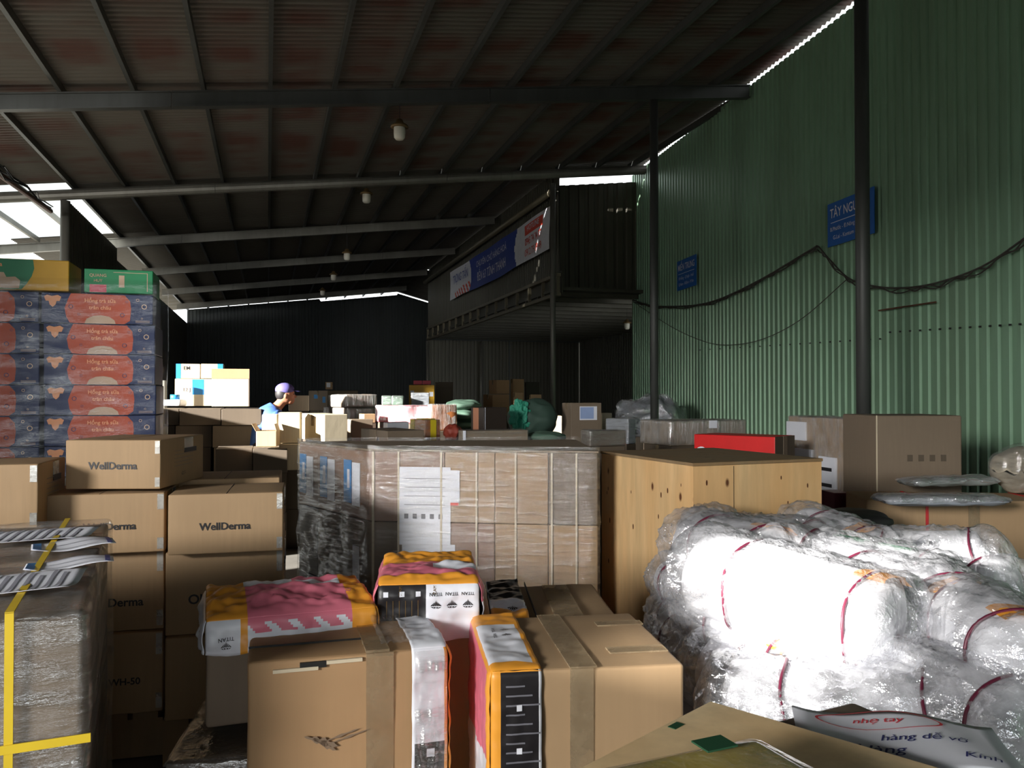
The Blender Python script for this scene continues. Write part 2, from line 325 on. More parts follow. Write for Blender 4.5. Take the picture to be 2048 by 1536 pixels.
# mezzanine
mb = MB(); ribbed(mb, UM1 - UM0, lambda x: 3.42, Matrix.Translation((UM0, VM1, 0)), 0.125, 0.02); struct(mb, 'wall_mezzanine_back', BRW)
mb = MB(); ribbed(mb, VM1 - VM0, lambda x: 3.5, Matrix.Translation((UM1, VM0, 0)) @ Matrix.Rotation(pi / 2, 4, 'Z'), 0.125, 0.02); struct(mb, 'wall_mezzanine_right', BRW)
mb = MB(); mb.box(UM0, UM1, VM0 + .1, VM1, 3.5, 3.56)
for i in range(16): mb.box(UM0, UM1, VM0 + 0.4 + i * 0.82, VM0 + 0.45 + i * 0.82, 3.42, 3.5)
struct(mb, 'ceiling_mezzanine', BRW)
mb = MB(); ribbed(mb, wall_u(VM0) - UM0 + 0.6, lambda x: roofz(UM0 + x) - 0.24, Matrix.Translation((UM0, VM0 + 0.5, 0)), 0.2, 0.03, z0=3.56); 
mb.box(UM0, UM1, VM0 + .6, VM1, 5.3, 5.36)
struct(mb, 'wall_mezzanine_front', BRW)
mb = MB(); wall_piece(mb, UM0 + 0.05, VM0 + .1, VM1, 3.8, roofz(UM0) - 0.02); mb.box(UM0 + 0.06, UM0 + 0.08, VM0, VM1, 3.42, 3.85); struct(mb, 'wall_mezzanine_left', BRW)
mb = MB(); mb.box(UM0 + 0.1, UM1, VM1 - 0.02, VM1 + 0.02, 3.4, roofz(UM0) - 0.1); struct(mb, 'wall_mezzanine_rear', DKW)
def colm(u, v, ztop, r, lab): return column(u, v, r, ztop, lab, STEEL)
colm(UM0 - 0.12, VM0, roofz(UM0) - 0.33, 0.05, 'grey steel column at the near corner of the raised loft beside the banner')
colm(UM0, VM1, 3.36, 0.05, 'steel column at the far corner of the raised loft by the dark back wall')
colm(gu(962, VM1 - 0.2), VM1 - 0.2, 3.36, 0.04, 'thin post standing against the grey wall under the loft')
e = empty('ladder_truss', GM @ Vector((UM0, VM0, 0)), GA, 'long open ladder truss carrying the loft below the banner', 'truss')
mb = MB(); mb.box(-.04, .04, 0, VM1 - VM0, 3.74, 3.8); mb.build('top_chord', TRUSS, e)
mb = MB(); mb.box(-.04, .04, 0, VM1 - VM0, 3.38, 3.44); mb.build('bottom_chord', TRUSS, e)
for i in range(16):
    y = 0.03 + i * (VM1 - VM0 - .08) / 15; mb = MB(); mb.box(-.03, .03, y, y + .05, 3.44, 3.74); mb.build('upright', TRUSS, e)
mb = MB(); mb.tube([GM @ Vector((UM0 - .1, VM0, 5.32)), GM @ Vector((UM0 - .1, VM1, 5.32))], 0.06, 10); tag(mb.build('eaves_pipe', TRUSS, smooth=True), 'pale pipe running along the loft above the banner', 'pipe')
# banner on the loft face
BV0, BV1, BZ0, BZ1 = VM0 + 0.22, VM0 + 9.0, 4.27, 5.08
def banner_pt(s, t, off=0.0):   # s 0 far .. 1 near, t 0 bottom..1 top
    v = BV1 + (BV0 - BV1) * s; z = BZ0 + (BZ1 - BZ0) * t + 0.02 * sin(s * 9) * (1 - t) - 0.06 * sin(pi * s) * 0.4
    return GM @ Vector((UM0 - 0.10 - off + 0.012 * sin(s * 23 + t * 3), v, z))
e = empty('banner', GM @ Vector((UM0 - .1, (BV0 + BV1) / 2, BZ0)), 0, 'long white and blue transport company banner hung on the loft face', 'banner')
def rel(e, fn): Mi = Matrix.Translation(-Vector(e.location)); return lambda *a: Mi @ fn(*a)
bp = rel(e, banner_pt)
def bmat(s, t):
    ed = 0.27 + 0.02 * sin(pi * t); ed2 = 0.76 - 0.02 * sin(pi * t)
    if 0.82 < s < 0.955 and 0.68 < t < 0.93: return 2
    if s < ed and t < 0.33 and s > 0.07: return 2 if int((s + t * 0.1) * 60) % 2 and t < 0.33 - 0.2 * (1 - s / 0.27) else 0
    return 1 if ed < s < ed2 else 0
mb = MB(); mb.grid(bp, 160, 24, bmat); mb.build('banner_cloth', [WHT, BLUEB, REDB], e, smooth=True)
def map_text(name, txt, s0, t0, h, sx, mat, parent, fn, bold=0.004, off=0.012):
    vs, fs = text_mesh(txt, 1.0, bold)
    mb = MB(); mb.add([fn(s0 + v.x * h * sx, t0 + v.y * h, off) for v in vs], fs); return mb.build(name, mat, parent)
bp3 = lambda s, t, off: bp(s, t, off)
for txt, s0, t0, h, m in [('CHUYÊN CHỞ HÀNG HOÁ', 0.52, 0.70, 0.26, WHT), ('ĐẾN 63 TỈNH THÀNH', 0.52, 0.30, 0.36, WHT), ('HOTLINE', 0.888, 0.80, 0.19, WHT), ('0945 74 74 77', 0.885, 0.48, 0.26, REDB), ('0912 79 79 49', 0.885, 0.2, 0.26, REDB), ('TRỌNG TẤN', 0.155, 0.62, 0.40, BLUEB)]:
    sx = {0: 0.118, 1: 0.118}.get(0); map_text('lettering', txt, s0, t0, h, {'CHUYÊN CHỞ HÀNG HOÁ': 0.098, 'ĐẾN 63 TỈNH THÀNH': 0.082, 'TRỌNG TẤN': 0.085, 'HOTLINE': 0.12}.get(txt, 0.082), m, e, bp3)
# blue signs on the green wall
def wallsign(px0, py0, px1, py1, label, title, l1, l2):
    A = onwall(px0, py0, 0.05); B = onwall(px1, py1, 0.05)
    w = (Vector((B.x, B.y, 0)) - Vector((A.x, A.y, 0))).length; h = abs(A.z - B.z)
    d = (Vector((B.x, B.y, 0)) - Vector((A.x, A.y, 0))).normalized(); a = math.atan2(d.y, d.x)
    C = (A + B) / 2
    e = empty('wall_sign', C, a, label, 'sign')
    mb = MB(); mb.box(-w / 2, w / 2, 0, 0.01, -h / 2, h / 2); mb.build('sign_board', BLUES, e)
    for t, z, s, bold in [(title, .24, .30, .01), (l1, -.12, .13, 0.004), (l2, -.32, .13, 0.004)]:
        vs, fs = text_mesh(t, 1.0, bold); wd = max(v.x for v in vs) - min(v.x for v in vs); k = min(s * h, w * 0.86 / wd)
        mb = MB(); mb.add([(v.x * k, -0.004, z * h + v.y * s * h) for v in vs], fs); mb.build('lettering', WHT, e)
    mb = MB(); mb.box(-w * .42, w * .42, -.003, 0, .03 * h, .045 * h); mb.build('rule', WHT, e)
wallsign(1655, 410, 1748, 466, 'larger blue sign on the green wall, half hidden by the thick column', 'TÂY NGUYÊN', 'B.Phước - Đ.Nông - Đăk Lăk', 'G.Lai - Kontum - Đà Lạt')
wallsign(1354, 524, 1392, 570, 'smaller blue sign on the green wall beside the slim column', 'MIỀN TRUNG', 'Đ.Nẵng - Q.Ngãi - Huế', 'Q.Nam - B.Định - P.Yên')
# cables on the green wall
def cable(pts, r, lab, n=10, off=0.06, mat=None, tw=0):
    P = [onwall(*p, off) for p in pts]; out = []
    for i in range(len(P) - 1):
        p0, p1, p2, p3 = P[max(i - 1, 0)], P[i], P[i + 1], P[min(i + 2, len(P) - 1)]
        for k in range(n):
            t = k / n; out.append(0.5 * ((2 * p1) + (-p0 + p2) * t + (2 * p0 - 5 * p1 + 4 * p2 - p3) * t * t + (-p0 + 3 * p1 - 3 * p2 + p3) * t ** 3))
    out.append(P[-1]); mb = MB()
    mb.tube(out, r, 6)
    if tw:
        mb.tube([p + Vector((0, 0, tw * sin(i * 0.9) - tw)) - wn * 0.01 * cos(i * .9) for i, p in enumerate(out)], r * 0.8, 5)
        mb.tube([p + Vector((0, 0, -tw * sin(i * 0.55 + 1) - tw * 1.6)) for i, p in enumerate(out)], r * 0.7, 5)
    return tag(mb.build('cable', mat or flat('cable_sheath', (64, 60, 54), .7), smooth=True), lab, 'cable')
cable([(1266, 600), (1300, 611), (1345, 613), (1400, 609), (1450, 594), (1520, 560), (1580, 525), (1634, 492)], 0.012, 'dark bundled cable drooping between the wall corner and the hook', tw=0.015)
cable([(1636, 492), (1660, 520), (1700, 558), (1760, 574), (1830, 574), (1900, 558), (1970, 530), (2047, 478), (2120, 420)], 0.009, 'dark bundled cable swinging from the hook past the thick column', tw=0.02)
cable([(1270, 606), (1340, 652), (1400, 680), (1450, 690), (1520, 680), (1600, 640), (1692, 560)], 0.005, 'thin loose wire sagging low on the green wall')
mb = MB(); a = onwall(1757, 621, .05); b = onwall(1872, 604, .05); mb.tube([a, b], 0.008, 6); tag(mb.build('wall_rod', RUST), 'short dark rod fixed slanting on the green wall', 'rod')
# overhead pipe, lamp and wires at left
mb = MB(); pts = [GM @ Vector((-3.45, 4.0, 4.22)), GM @ Vector((-3.12, VB[2] - 0.3, 4.3))]; mb.tube(pts, 0.035, 8); tag(mb.build('overhead_pipe', RUST, smooth=True), 'rusty pipe slung under the roof at upper left', 'pipe')
mb = MB()
for k in range(5):
    rr = random.Random(k); pts = []
    for i in range(15):
        t = i / 14; pts.append(GM @ Vector((-3.2 + 0.1 * rr.random(), 7.5 + t * (VB[2] - 7.7), 4.42 - 0.12 * sin(pi * t) * rr.random() - 0.1 * rr.random())))
    mb.tube(pts, 0.009, 5)
tag(mb.build('wire_tangle', RUBBER), 'tangle of loose wires above the rusty pipe', 'wires', kind='stuff')
# jar lamps
def jar_lamp(P, ztop, sc, label, grp='jar lamps hung under the roof beams'):
    e = empty('pendant_lamp', P, 0, label, 'lamp', grp)
    prof = [(0.0, -0.10), (0.045, -0.095), (0.066, -0.07), (0.07, -0.02), (0.07, 0.05), (0.06, 0.07)]
    def lathe(prof, nm, mat):
        mb = MB(); mb.grid(lambda s, t: (prof[min(len(prof) - 1, int(round(t * (len(prof) - 1))))][0] * sc * cos(2 * pi * s), prof[min(len(prof) - 1, int(round(t * (len(prof) - 1))))][0] * sc * sin(2 * pi * s), prof[min(len(prof) - 1, int(round(t * (len(prof) - 1))))][1] * sc), 16, len(prof) - 1)
        return mb.build(nm, mat, e, smooth=True)
    lathe(prof, 'glass_jar', GLASSJ); lathe([(0.075, 0.05), (0.11, 0.055), (0.1, 0.08), (0.05, 0.11), (0.035, 0.15), (0.0, 0.16)], 'lamp_cap', BRASS)
    mb = MB(); mb.tube([(0, 0, 0.15 * sc), (0, 0, ztop - P.z)], 0.004, 5); mb.build('flex', RUBBER, e)
labs = ['largest jar lamp, hanging nearest the camera below the dark beam', 'second jar lamp from the camera, brass capped, below the pale round beam', 'third jar lamp from the camera in the receding row', 'fourth jar lamp from the camera in the receding row', 'fifth and smallest jar lamp of the row, nearest the back wall']
for i, (px, py) in enumerate([(799, 264), (733, 395), (694, 512), (667, 554), (645, 585)]):
    v = VB[i + 1]; u = gu(px, v); P = GM @ Vector((u, v, 0)); P = atY(px, py, P.y); jar_lamp(P, beam_under(u), 1.0, labs[i])
P = atY(1254, 651, 18.5); jar_lamp(P, 3.5, 0.9, 'jar lamp hanging under the loft near the green wall', 'lamp under the loft')
# ------------------------------------------------------------------ goods: boxes
def place(corner, ang, z=None, Y=None, xf=None, xs=None, w=None, d=None, h=0.3, near='L'):
    """near='L': the near corner is the front-left one; near='R': the front-right one. xf, xs: pixel column where front and side end."""
    A = atZ(*corner, z) if z is not None else atY(*corner, Y)
    a = R(ang); e1 = Vector((cos(a), sin(a), 0)); e2 = Vector((-sin(a), cos(a), 0)); s = 1 if near == 'L' else -1
    if w is None: w = run(A, e1 * s, xf)
    if d is None: d = run(A, e2, xs)
    C = A + e1 * s * w / 2 + e2 * d / 2
    return Vector((C.x, C.y, A.z - h)), a, abs(w), abs(d), h
def facemap(face, w, d, h):
    if face == 'F': return lambda a, b, o=0: Vector((-w / 2 + a * w, -d / 2 - o, b * h)), w, h
    if face == 'L': return lambda a, b, o=0: Vector((-w / 2 - o, d / 2 - a * d, b * h)), d, h
    if face == 'R': return lambda a, b, o=0: Vector((w / 2 + o, -d / 2 + a * d, b * h)), d, h
    return lambda a, b, o=0: Vector((-w / 2 + a * w, -d / 2 + b * d, h + o)), w, d
def decal(e, dims, face, a0, a1, b0, b1, mat, name='label', off=0.0015):
    fm, lw_, lh = facemap(face, *dims); mb = MB()
    vs = [fm(a, b, o) for o in (0.0002, off) for a, b in ((a0, b0), (a1, b0), (a1, b1), (a0, b1))]
    mb.add(vs, [(0, 1, 2, 3), (4, 5, 6, 7), (0, 1, 5, 4), (1, 2, 6, 5), (2, 3, 7, 6), (3, 0, 4, 7)])
    return mb.build(name, mat, e)
def write(e, dims, face, ca, cb, hm, txt, mat=None, bold=0.01, name='lettering', rot=0, off=0.0025, sx=1.0):
    fm, lw_, lh = facemap(face, *dims); vs, fs = text_mesh(txt, 1.0, bold); c, s = cos(rot), sin(rot)
    mb = MB(); mb.add([fm(ca + (v.x * sx * c - v.y * s) * hm / lw_, cb + (v.x * sx * s + v.y * c) * hm / lh, off) for v in vs], fs); return mb.build(name, mat or INK, e)
def warp_box(w, d, h, amp, seed, bev=0.006, res=0.05):
    mb = MB(); nx, ny, nz = [max(2, int(q / res)) for q in (w, d, h)]
    def off(p):
        q = Vector(p) * 4 + Vector((seed * 3.1, seed * 1.7, 0)); e = noise.noise_vector(q)
        k = min(1, (p[2]) / (0.3 * h + 1e-6)); return Vector(p) + Vector((e.x, e.y, e.z)) * amp * k
    def rc(p):  # round corners
        x, y, z = p; r = bev
        q = Vector((max(-w / 2 + r, min(w / 2 - r, x)), max(-d / 2 + r, min(d / 2 - r, y)), max(r, min(h - r, z)))); dv = Vector(p) - q
        return off(q + dv.normalized() * r if dv.length > 1e-9 else q)
    def lat(t, n, L):  # extra rows next to the edges
        return t
    for face in 'FLRTBK':
        if face == 'F': fn = lambda s, t: rc((-w / 2 + s * w, -d / 2, t * h)); n1, n2 = nx, nz
        elif face == 'K': fn = lambda s, t: rc((w / 2 - s * w, d / 2, t * h)); n1, n2 = nx, nz
        elif face == 'L': fn = lambda s, t: rc((-w / 2, d / 2 - s * d, t * h)); n1, n2 = ny, nz
        elif face == 'R': fn = lambda s, t: rc((w / 2, -d / 2 + s * d, t * h)); n1, n2 = ny, nz
        elif face == 'T': fn = lambda s, t: rc((-w / 2 + s * w, -d / 2 + t * d, h)); n1, n2 = nx, ny
        else: fn = lambda s, t: rc((-w / 2 + s * w, d / 2 - t * d, 0)); n1, n2 = nx, ny
        L1 = {'F': w, 'K': w, 'L': d, 'R': d, 'T': w, 'B': w}[face]; L2 = {'F': h, 'K': h, 'L': h, 'R': h, 'T': d, 'B': d}[face]
        us = sorted(set([0, bev * .5 / L1, bev / L1] + [i / n1 for i in range(1, n1)] + [1 - bev / L1, 1 - bev * .5 / L1, 1])); ts = sorted(set([0, bev * .5 / L2, bev / L2] + [i / n2 for i in range(1, n2)] + [1 - bev / L2, 1 - bev * .5 / L2, 1]))
        o = len(mb.v); mb.v += [tuple(fn(a, b)) for b in ts for a in us]; k = len(us)
        for j in range(len(ts) - 1):
            for i in range(k - 1): q = o + j * k + i; mb.f.append((q, q + 1, q + k + 1, q + k)); mb.m.append(0)
    return mb
def wrapshell(e, dims, mat=None, off=0.008, amp=0.006, seed=1, name='stretch_wrap', res=0.03):
    w, d, h = dims; mb = warp_box(w + 2 * off, d + 2 * off, h + off, amp, seed, 0.02, res)
    o = mb.build(name, mat or FILM, e, smooth=True); return o
SUP = []
def carton(name, pl, label, mat=None, cat='box', tape='x', group=None, seed=None, wrap=None, amp=0.0, body='carton_body', support=True, tapemat=None, bev=0.006):
    loc, a, w, d, h = pl; e = empty(name, loc, a, label, cat, group); dims = (w, d, h); mat = mat or CB
    mb = warp_box(w, d, h, amp, seed or int(abs(loc.x * 91 + loc.y * 17)), bev, 0.07 if amp else 9)
    if tape == 'x': mb.box(-w / 2 + .003, w / 2 - .003, -0.0015, 0.0015, h - 0.002, h + 0.0007, 1)
    elif tape == 'y': mb.box(-0.0015, 0.0015, -d / 2 + .003, d / 2 - .003, h - 0.002, h + 0.0007, 1)
    mb.build(body, [mat, DARK], e, smooth=bool(amp))
    if tape in ('x', 'y'):
        tm = tapemat or TAPE; t = MB(); r = 0.024; k = min(0.07, h * 0.4)
        if tape == 'x': t.box(-w / 2 - .001, w / 2 + .001, -r, r, h, h + .0014); t.box(-w / 2 - .0018, -w / 2, -r, r, h - k, h + .001); t.box(w / 2, w / 2 + .0018, -r, r, h - k, h + .001)
        else: t.box(-r, r, -d / 2 - .001, d / 2 + .001, h, h + .0014); t.box(-r, r, -d / 2 - .0018, -d / 2, h - k, h + .001); t.box(-r, r, d / 2, d / 2 + .0018, h - k, h + .001)
        if not amp: t.build('tape', tm, e)
    if wrap: wrapshell(e, dims, wrap, seed=seed or 3)
    if support: SUP.append((e, dims))
    e['_'] = 0; del e['_']
    return e, dims
def mid(name, label, corner, Y, ang, ybot, mat=None, near='L', xf=None, xs=None, w=None, d=None, wrap=None, tape='x', cat='box', amp=0.0, group=None, support=True, tapemat=None, short=None):
    h = (ybot - corner[1]) * Y / FPX
    pl = place(corner, ang, Y=Y, xf=xf, xs=xs, w=w, d=d, h=h, near=near)
    e, dims = carton(name, pl, label, mat, cat, tape, group, wrap=wrap, amp=amp, support=False, tapemat=tapemat)
    if support: SUP.append((e, dims, short or label))
    return e, dims
# ---- draped poly mailer sheets: a cap over part of a box
def cap(e, w, d, h, faces, drop, colfn, mats, name, off=0.006, amp=0.006, x0=0.0, x1=None, seed=1, res=0.007, ragged=0.012, puff=0.0):
    x1 = w if x1 is None else x1
    def pf(face, s, t, o=0.0):   # s,t in metres on the face; face frame: s along x (or depth), t up (or depth)
        oo = off + o
        if face == 'T': p = Vector((-w / 2 + x0 + s, -d / 2 + t, h + oo)); n = Vector((0, 0, 1))
        elif face == 'F': p = Vector((-w / 2 + x0 + s, -d / 2 - oo, h - t)); n = Vector((0, -1, 0))
        elif face == 'L': p = Vector((-w / 2 - oo, -d / 2 + s, h - t)); n = Vector((-1, 0, 0))
        else: p = Vector((w / 2 + oo, -d / 2 + s, h - t)); n = Vector((1, 0, 0))
        # pull edges inwards to round them
        q = Vector((p.x * 1.0, p.y, p.z)); r = 0.014
        c = Vector((max(-w / 2 + r, min(w / 2 - r, q.x)), max(-d / 2 + r, q.y), min(h - r, q.z))); dv = q - c
        if dv.length > r + oo: q = c + dv.normalized() * (r + oo)
        nz = noise.noise_vector(q * 14 + Vector((seed, seed * 2.3, 0))) + 0.6 * noise.noise_vector(q * 37 + Vector((0, seed, 3)))
        k = 1.0 if face == 'T' else 0.8
        k *= min(1, max(.15, t / .035)) if face == 'T' else min(1, max(.15, t / .03))
        ln = amp * k * (0.7 + nz.x + 0.5 * nz.y)
        q = q + n * max(-off * 0.6, ln)
        if puff and face == 'T':
            q.z += puff * (sin(pi * min(1, max(0, s / (x1 - x0)))) ** 0.7) * (sin(pi * min(1, max(0, t / d))) ** 1.0)
        return q
    mb = MB()
    for face in faces:
        L = (x1 - x0) if face in 'TF' else d; H = d if face == 'T' else drop
        nu, nv = max(4, int(L / res)), max(4, int(H / res))
        def fn(a, b, face=face, L=L, H=H):
            t = b * (H + .012) - .012 if face != 'T' else b * (H + .012) - .012
            if face != 'T' and b > 0.8: t += ragged * noise.noise(Vector((a * L * 9, seed, {'F': 0, 'L': 5, 'R': 9}[face]))) * (b - 0.8) / 0.2
            return pf(face, a * (L + .012) - .006, t)
        mb.grid(fn, nu, nv, lambda a, b, face=face, L=L, H=H: colfn(face, a * L, b * H))
    o = mb.build(name, mats, e, smooth=True)
    m = o.modifiers.new('thick', 'SOLIDIFY'); m.thickness = 0.0015; m.offset = 1
    return pf
def cap_text(e, pf, face, s0, t0, h, txt, mat, rot=0.0, flip=False, bold=0.01, sx=1.0):
    vs, fs = text_mesh(txt, 1.0, bold); c, s = cos(rot), sin(rot); sg = -1 if face == 'T' else 1
    mb = MB(); mb.add([pf(face, s0 + (v.x * sx * c - v.y * s) * h, t0 - sg * (v.x * sx * s + v.y * c) * h, 0.003) for v in vs], fs)
    return mb.build('lettering', mat, e)
def gem(e, pf, face, s0, t0, r, mat, up=1):   # faceted diamond mark
    mb = MB(); sg = up * (-1 if face != 'T' else 1)
    def P(x, y): return pf(face, s0 + x * r, t0 + sg * y * r, 0.003)
    for tri in [[(-.16, -.1), (.16, -.1), (0, 1)], [(-.55, -.1), (-.24, -.1), (-.1, .75)], [(.24, -.1), (.55, -.1), (.1, .75)], [(-1, -.1), (-.65, -.1), (-.25, .6)], [(.65, -.1), (1, -.1), (.25, .6)], [(-.5, -.25), (-.05, -.25), (-.15, -.6)], [(.05, -.25), (.5, -.25), (.15, -.6)], [(-.95, -.25), (-.62, -.25), (-.3, -.62)], [(.62, -.25), (.95, -.25), (.3, -.62)]]:
        mb.add([P(*q) for q in tri], [(0, 1, 2)])
    return mb.build('emblem', mat, e)
# ================= front row
# torn carton, nearest centre-left
pl = place((495, 1328), 16.5, z=0.9, xf=893, d=0.40, h=0.5)
e, dm = carton('shipping_carton', pl, 'big torn cardboard box at front centre-left with a plastic bag on its right edge', CW, tape=None, amp=0.006, seed=4, bev=0.012); w, d, h = dm; SUP.append((e, dm, 'the big torn front box'))
decal(e, dm, 'T', 0.58, 0.70, 0.0, 1.0, TAPE, 'tape', 0.007); decal(e, dm, 'F', 0.58, 0.72, 0.0, 1.0, TAPE, 'tape', 0.006)
decal(e, dm, 'T', 0.0, 0.58, 0.30, 0.304, DARK, 'crease', 0.006); decal(e, dm, 'F', 0.25, 0.38, 0.955, 0.985, DARK, 'tear', 0.007)
decal(e, dm, 'F', 0.12, 0.34, 0.945, 0.962, CL, 'torn_edge', 0.008); decal(e, dm, 'F', 0.38, 0.56, 0.968, 0.985, CL, 'torn_edge', 0.008)
mb = MB()
for (x0_, x1_, z0_, t_) in [(.27, .40, .60, .016), (.31, .44, .585, .022), (.34, .43, .565, .014), (.36, .55, .612, .007), (.40, .60, .603, .006)]:
    mb.add([(-w / 2 + (x0_ + (x1_ - x0_) * u) * w, -d / 2 - .0075, (z0_ + .05 * (u - .5) * (1 if x1_ > .5 else -1) + sg * t_ * sin(pi * min(1, u * 1.0)) * (.8 + .4 * sin(u * 17))) * h) for sg in (-1, 1) for u in [q / 10 for q in range(11)]], [(q, q + 1, q + 12, q + 11) for q in range(10)])
mb.build('smudge', flat('grey_smudge', (128, 108, 88), .8), e)
pf = cap(e, w, d, h, 'TFR', 0.5, lambda f, s, t: (3 if f == 'T' and (s < .03) else 0) if f == 'T' else (2 if f == 'R' else (1 if t > .24 and .008 < s < w * .175 - .012 else (2 if s > w * .175 - .012 else 0))), [WHP, BLACKP, YEL, WHP], 'poly_bag', 0.007, 0.008, x0=w * 0.825, seed=11, res=0.006)
o = MB(); o.grid(lambda a, b: pf('F', a * w * .17, b * .48, 0.012 + 0.006 * noise.noise(Vector((a * 9, b * 14, 2)))), 20, 60); o.build('clear_bag_film', FILM2, e, smooth=True)
o = MB(); o.grid(lambda a, b: pf('T', (a - 1.0) * w * .17, b * d, 0.014 + 0.010 * abs(noise.noise(Vector((a * 5, b * 12, 4))))), 30, 40); o.build('clear_bag_film', FILM2, e, smooth=True)
for k in range(3): decal(e, dm, 'F', .89, .93, .46 - k * .14, .50 - k * .14, WHP, 'print_mark', 0.018)
# right front box with yellow and black bag end
pl = place((982, 1345), 8, z=0.9, xf=1369, d=0.47, h=0.5)
e, dm = carton('shipping_carton', pl, 'clean brown carton at front centre, a yellow and black bag over its left end', CB, tape=None, amp=0.003, seed=9, bev=0.01); w, d, h = dm; SUP.append((e, dm, 'the clean front centre carton'))
decal(e, dm, 'T', 0.40, 0.54, 0.0, 1.0, TAPE, 'tape', 0.004); decal(e, dm, 'F', 0.40, 0.52, 0.3, 1.0, TAPE, 'tape', 0.004)
decal(e, dm, 'T', 0.66, 0.98, 0.2, 0.30, TAPE, 'tape', 0.004); decal(e, dm, 'T', 0.72, 1.0, 0.72, 0.80, TAPE, 'tape', 0.004); decal(e, dm, 'F', 0.66, 1.0, 0.1, 0.28, TAPE, 'tape', 0.004)
bw = w * .24
def cf(f, s, t):
    if f == 'T': return 0 if (.0 < s < bw * .9 and .05 < t < .36) else 1
    if f == 'F': return 1 if s < bw * .22 else ((3 if t < .33 else 0) if s < bw * .93 else 0)
    return 1 if (t < .02 or s < .03) else (2 if t < .22 + .12 * s else (0))
pf = cap(e, w, d, h, 'TFL', 0.48, cf, [WHP, YEL, PINK, BLACKP], 'poly_bag', 0.006, 0.005, x1=bw, seed=21, res=0.006)
for k in range(13):
    L = .05 + .02 * ((k * 7) % 3); mb = MB(); mb.grid(lambda a, b: pf('F', bw * .30 + a * L * .9, .03 + k * .022 + b * .004, 0.003), 6, 1); mb.build('print_line', INKG, e)
for k in range(3):
    mb = MB(); mb.grid(lambda a, b: pf('F', bw * .52 + a * .013, .075 + k * .1 + b * .014, 0.004), 2, 2); mb.build('print_mark', WHP, e)
for k in range(2):
    gem(e, pf, 'T', bw * .62, .30 - k * .045, .014, INK); cap_text(e, pf, 'T', bw * .36, .30 - k * .045, .012, 'TITAN', INK, rot=pi / 2)
# titan bag box
pl = place((757, 1172), 6, z=1.0, xf=957, d=0.40, h=0.55)
e, dm = carton('shipping_carton', pl, 'brown box capped by an orange mailer bag printed TITAN upside down', CW, tape=None, amp=0.003, seed=5, bev=0.01); w, d, h = dm; SUP.append((e, dm, 'the mailer bag box'))
def cf(f, s, t):
    if f == 'T': return 1 if (t > .22 or t < .06) else (0 if s > w * .55 and .12 < t < .2 else 2)
    if f == 'F': return 1 if t < .006 else (3 if s < w * .47 else 0)
    return 2 if t < .06 else 0
pf = cap(e, w, d, h, 'TFLR', 0.155, cf, [WHP, YEL, PINK, BLACKP], 'poly_bag', 0.008, 0.010, seed=31, res=0.005, puff=0.012)
for k in range(3):
    x = w * (.57 + .16 * k); gem(e, pf, 'F', x, .056, .016, INK); cap_text(e, pf, 'F', x, .024, .013, 'TITAN', INK, rot=pi)
for k in range(3):
    mb = MB(); mb.grid(lambda a, b: pf('F', w * (.05 + .16 * k) + a * .014, .015 + b * .014, 0.003), 2, 2); mb.build('print_mark', WHP, e)
for k in range(6):
    mb = MB(); mb.grid(lambda a, b: pf('F', w * (.08 + .062 * k) + a * .002, .04 + b * (.05 + .02 * (k % 2)), 0.003), 1, 8); mb.build('print_line', BRASS, e)
for k in range(2): cap_text(e, pf, 'F', w * (.22 + .34 * k), .012, .013, 'ZAM', BRASS, rot=pi / 2, bold=0)
# box with the pink and yellow bag
pl = place((412, 1245), 20, z=0.95, xf=752, d=0.36, h=0.28)
e, dm = carton('shipping_carton', pl, 'box under a wide crumpled pink, yellow and white mailer bag, left of centre', CG, tape=None, amp=0.004, seed=6, bev=0.01); w, d, h = dm
def cf(f, s, t):
    if f == 'L': return 0
    if s < .09 and f == 'F': return 0
    if s > w - .07 or s < .11: return 1
    if f == 'F':
        if t < .02: return 2 if (s * 9 - t * 25) % 1 > .25 else 2
        return 2 if t < .045 and ((s * 16 - t * 18) % 1) > .35 else 0
    if t > .28: return 0 if s < w * .55 else 2
    return 2 if t < .21 + .03 * sin(s * 9) else 0
pf = cap(e, w, d, h, 'TFLR', 0.085, cf, [WHP, YEL, PINK, BLACKP], 'poly_bag', 0.008, 0.013, seed=43, res=0.006, ragged=0.03, puff=0.02)
cap_text(e, pf, 'F', .05, .045, .014, 'TITAN', INK, rot=pi); gem(e, pf, 'F', .05, .065, .014, INK); gem(e, pf, 'L', .09, .04, .012, INK)
for k in range(4): cap_text(e, pf, 'T', .18 + .07 * k, .08 + .03 * (k % 2), .022, 'ZE', PLUM, rot=.4 * k, bold=0)
pl2 = place((330, 1500), 8, z=pl[0].z - 0.004, w=0.46, d=0.55, h=0.5)
e, dm = carton('wrapped_box', pl2, 'dark box in cloudy stretch film low in the gap left of the torn box', CDK, tape=None, wrap=FILM2, seed=8); e.location.z = 0.13; SUP.append((e, dm, 'the low cloudy wrapped box'))
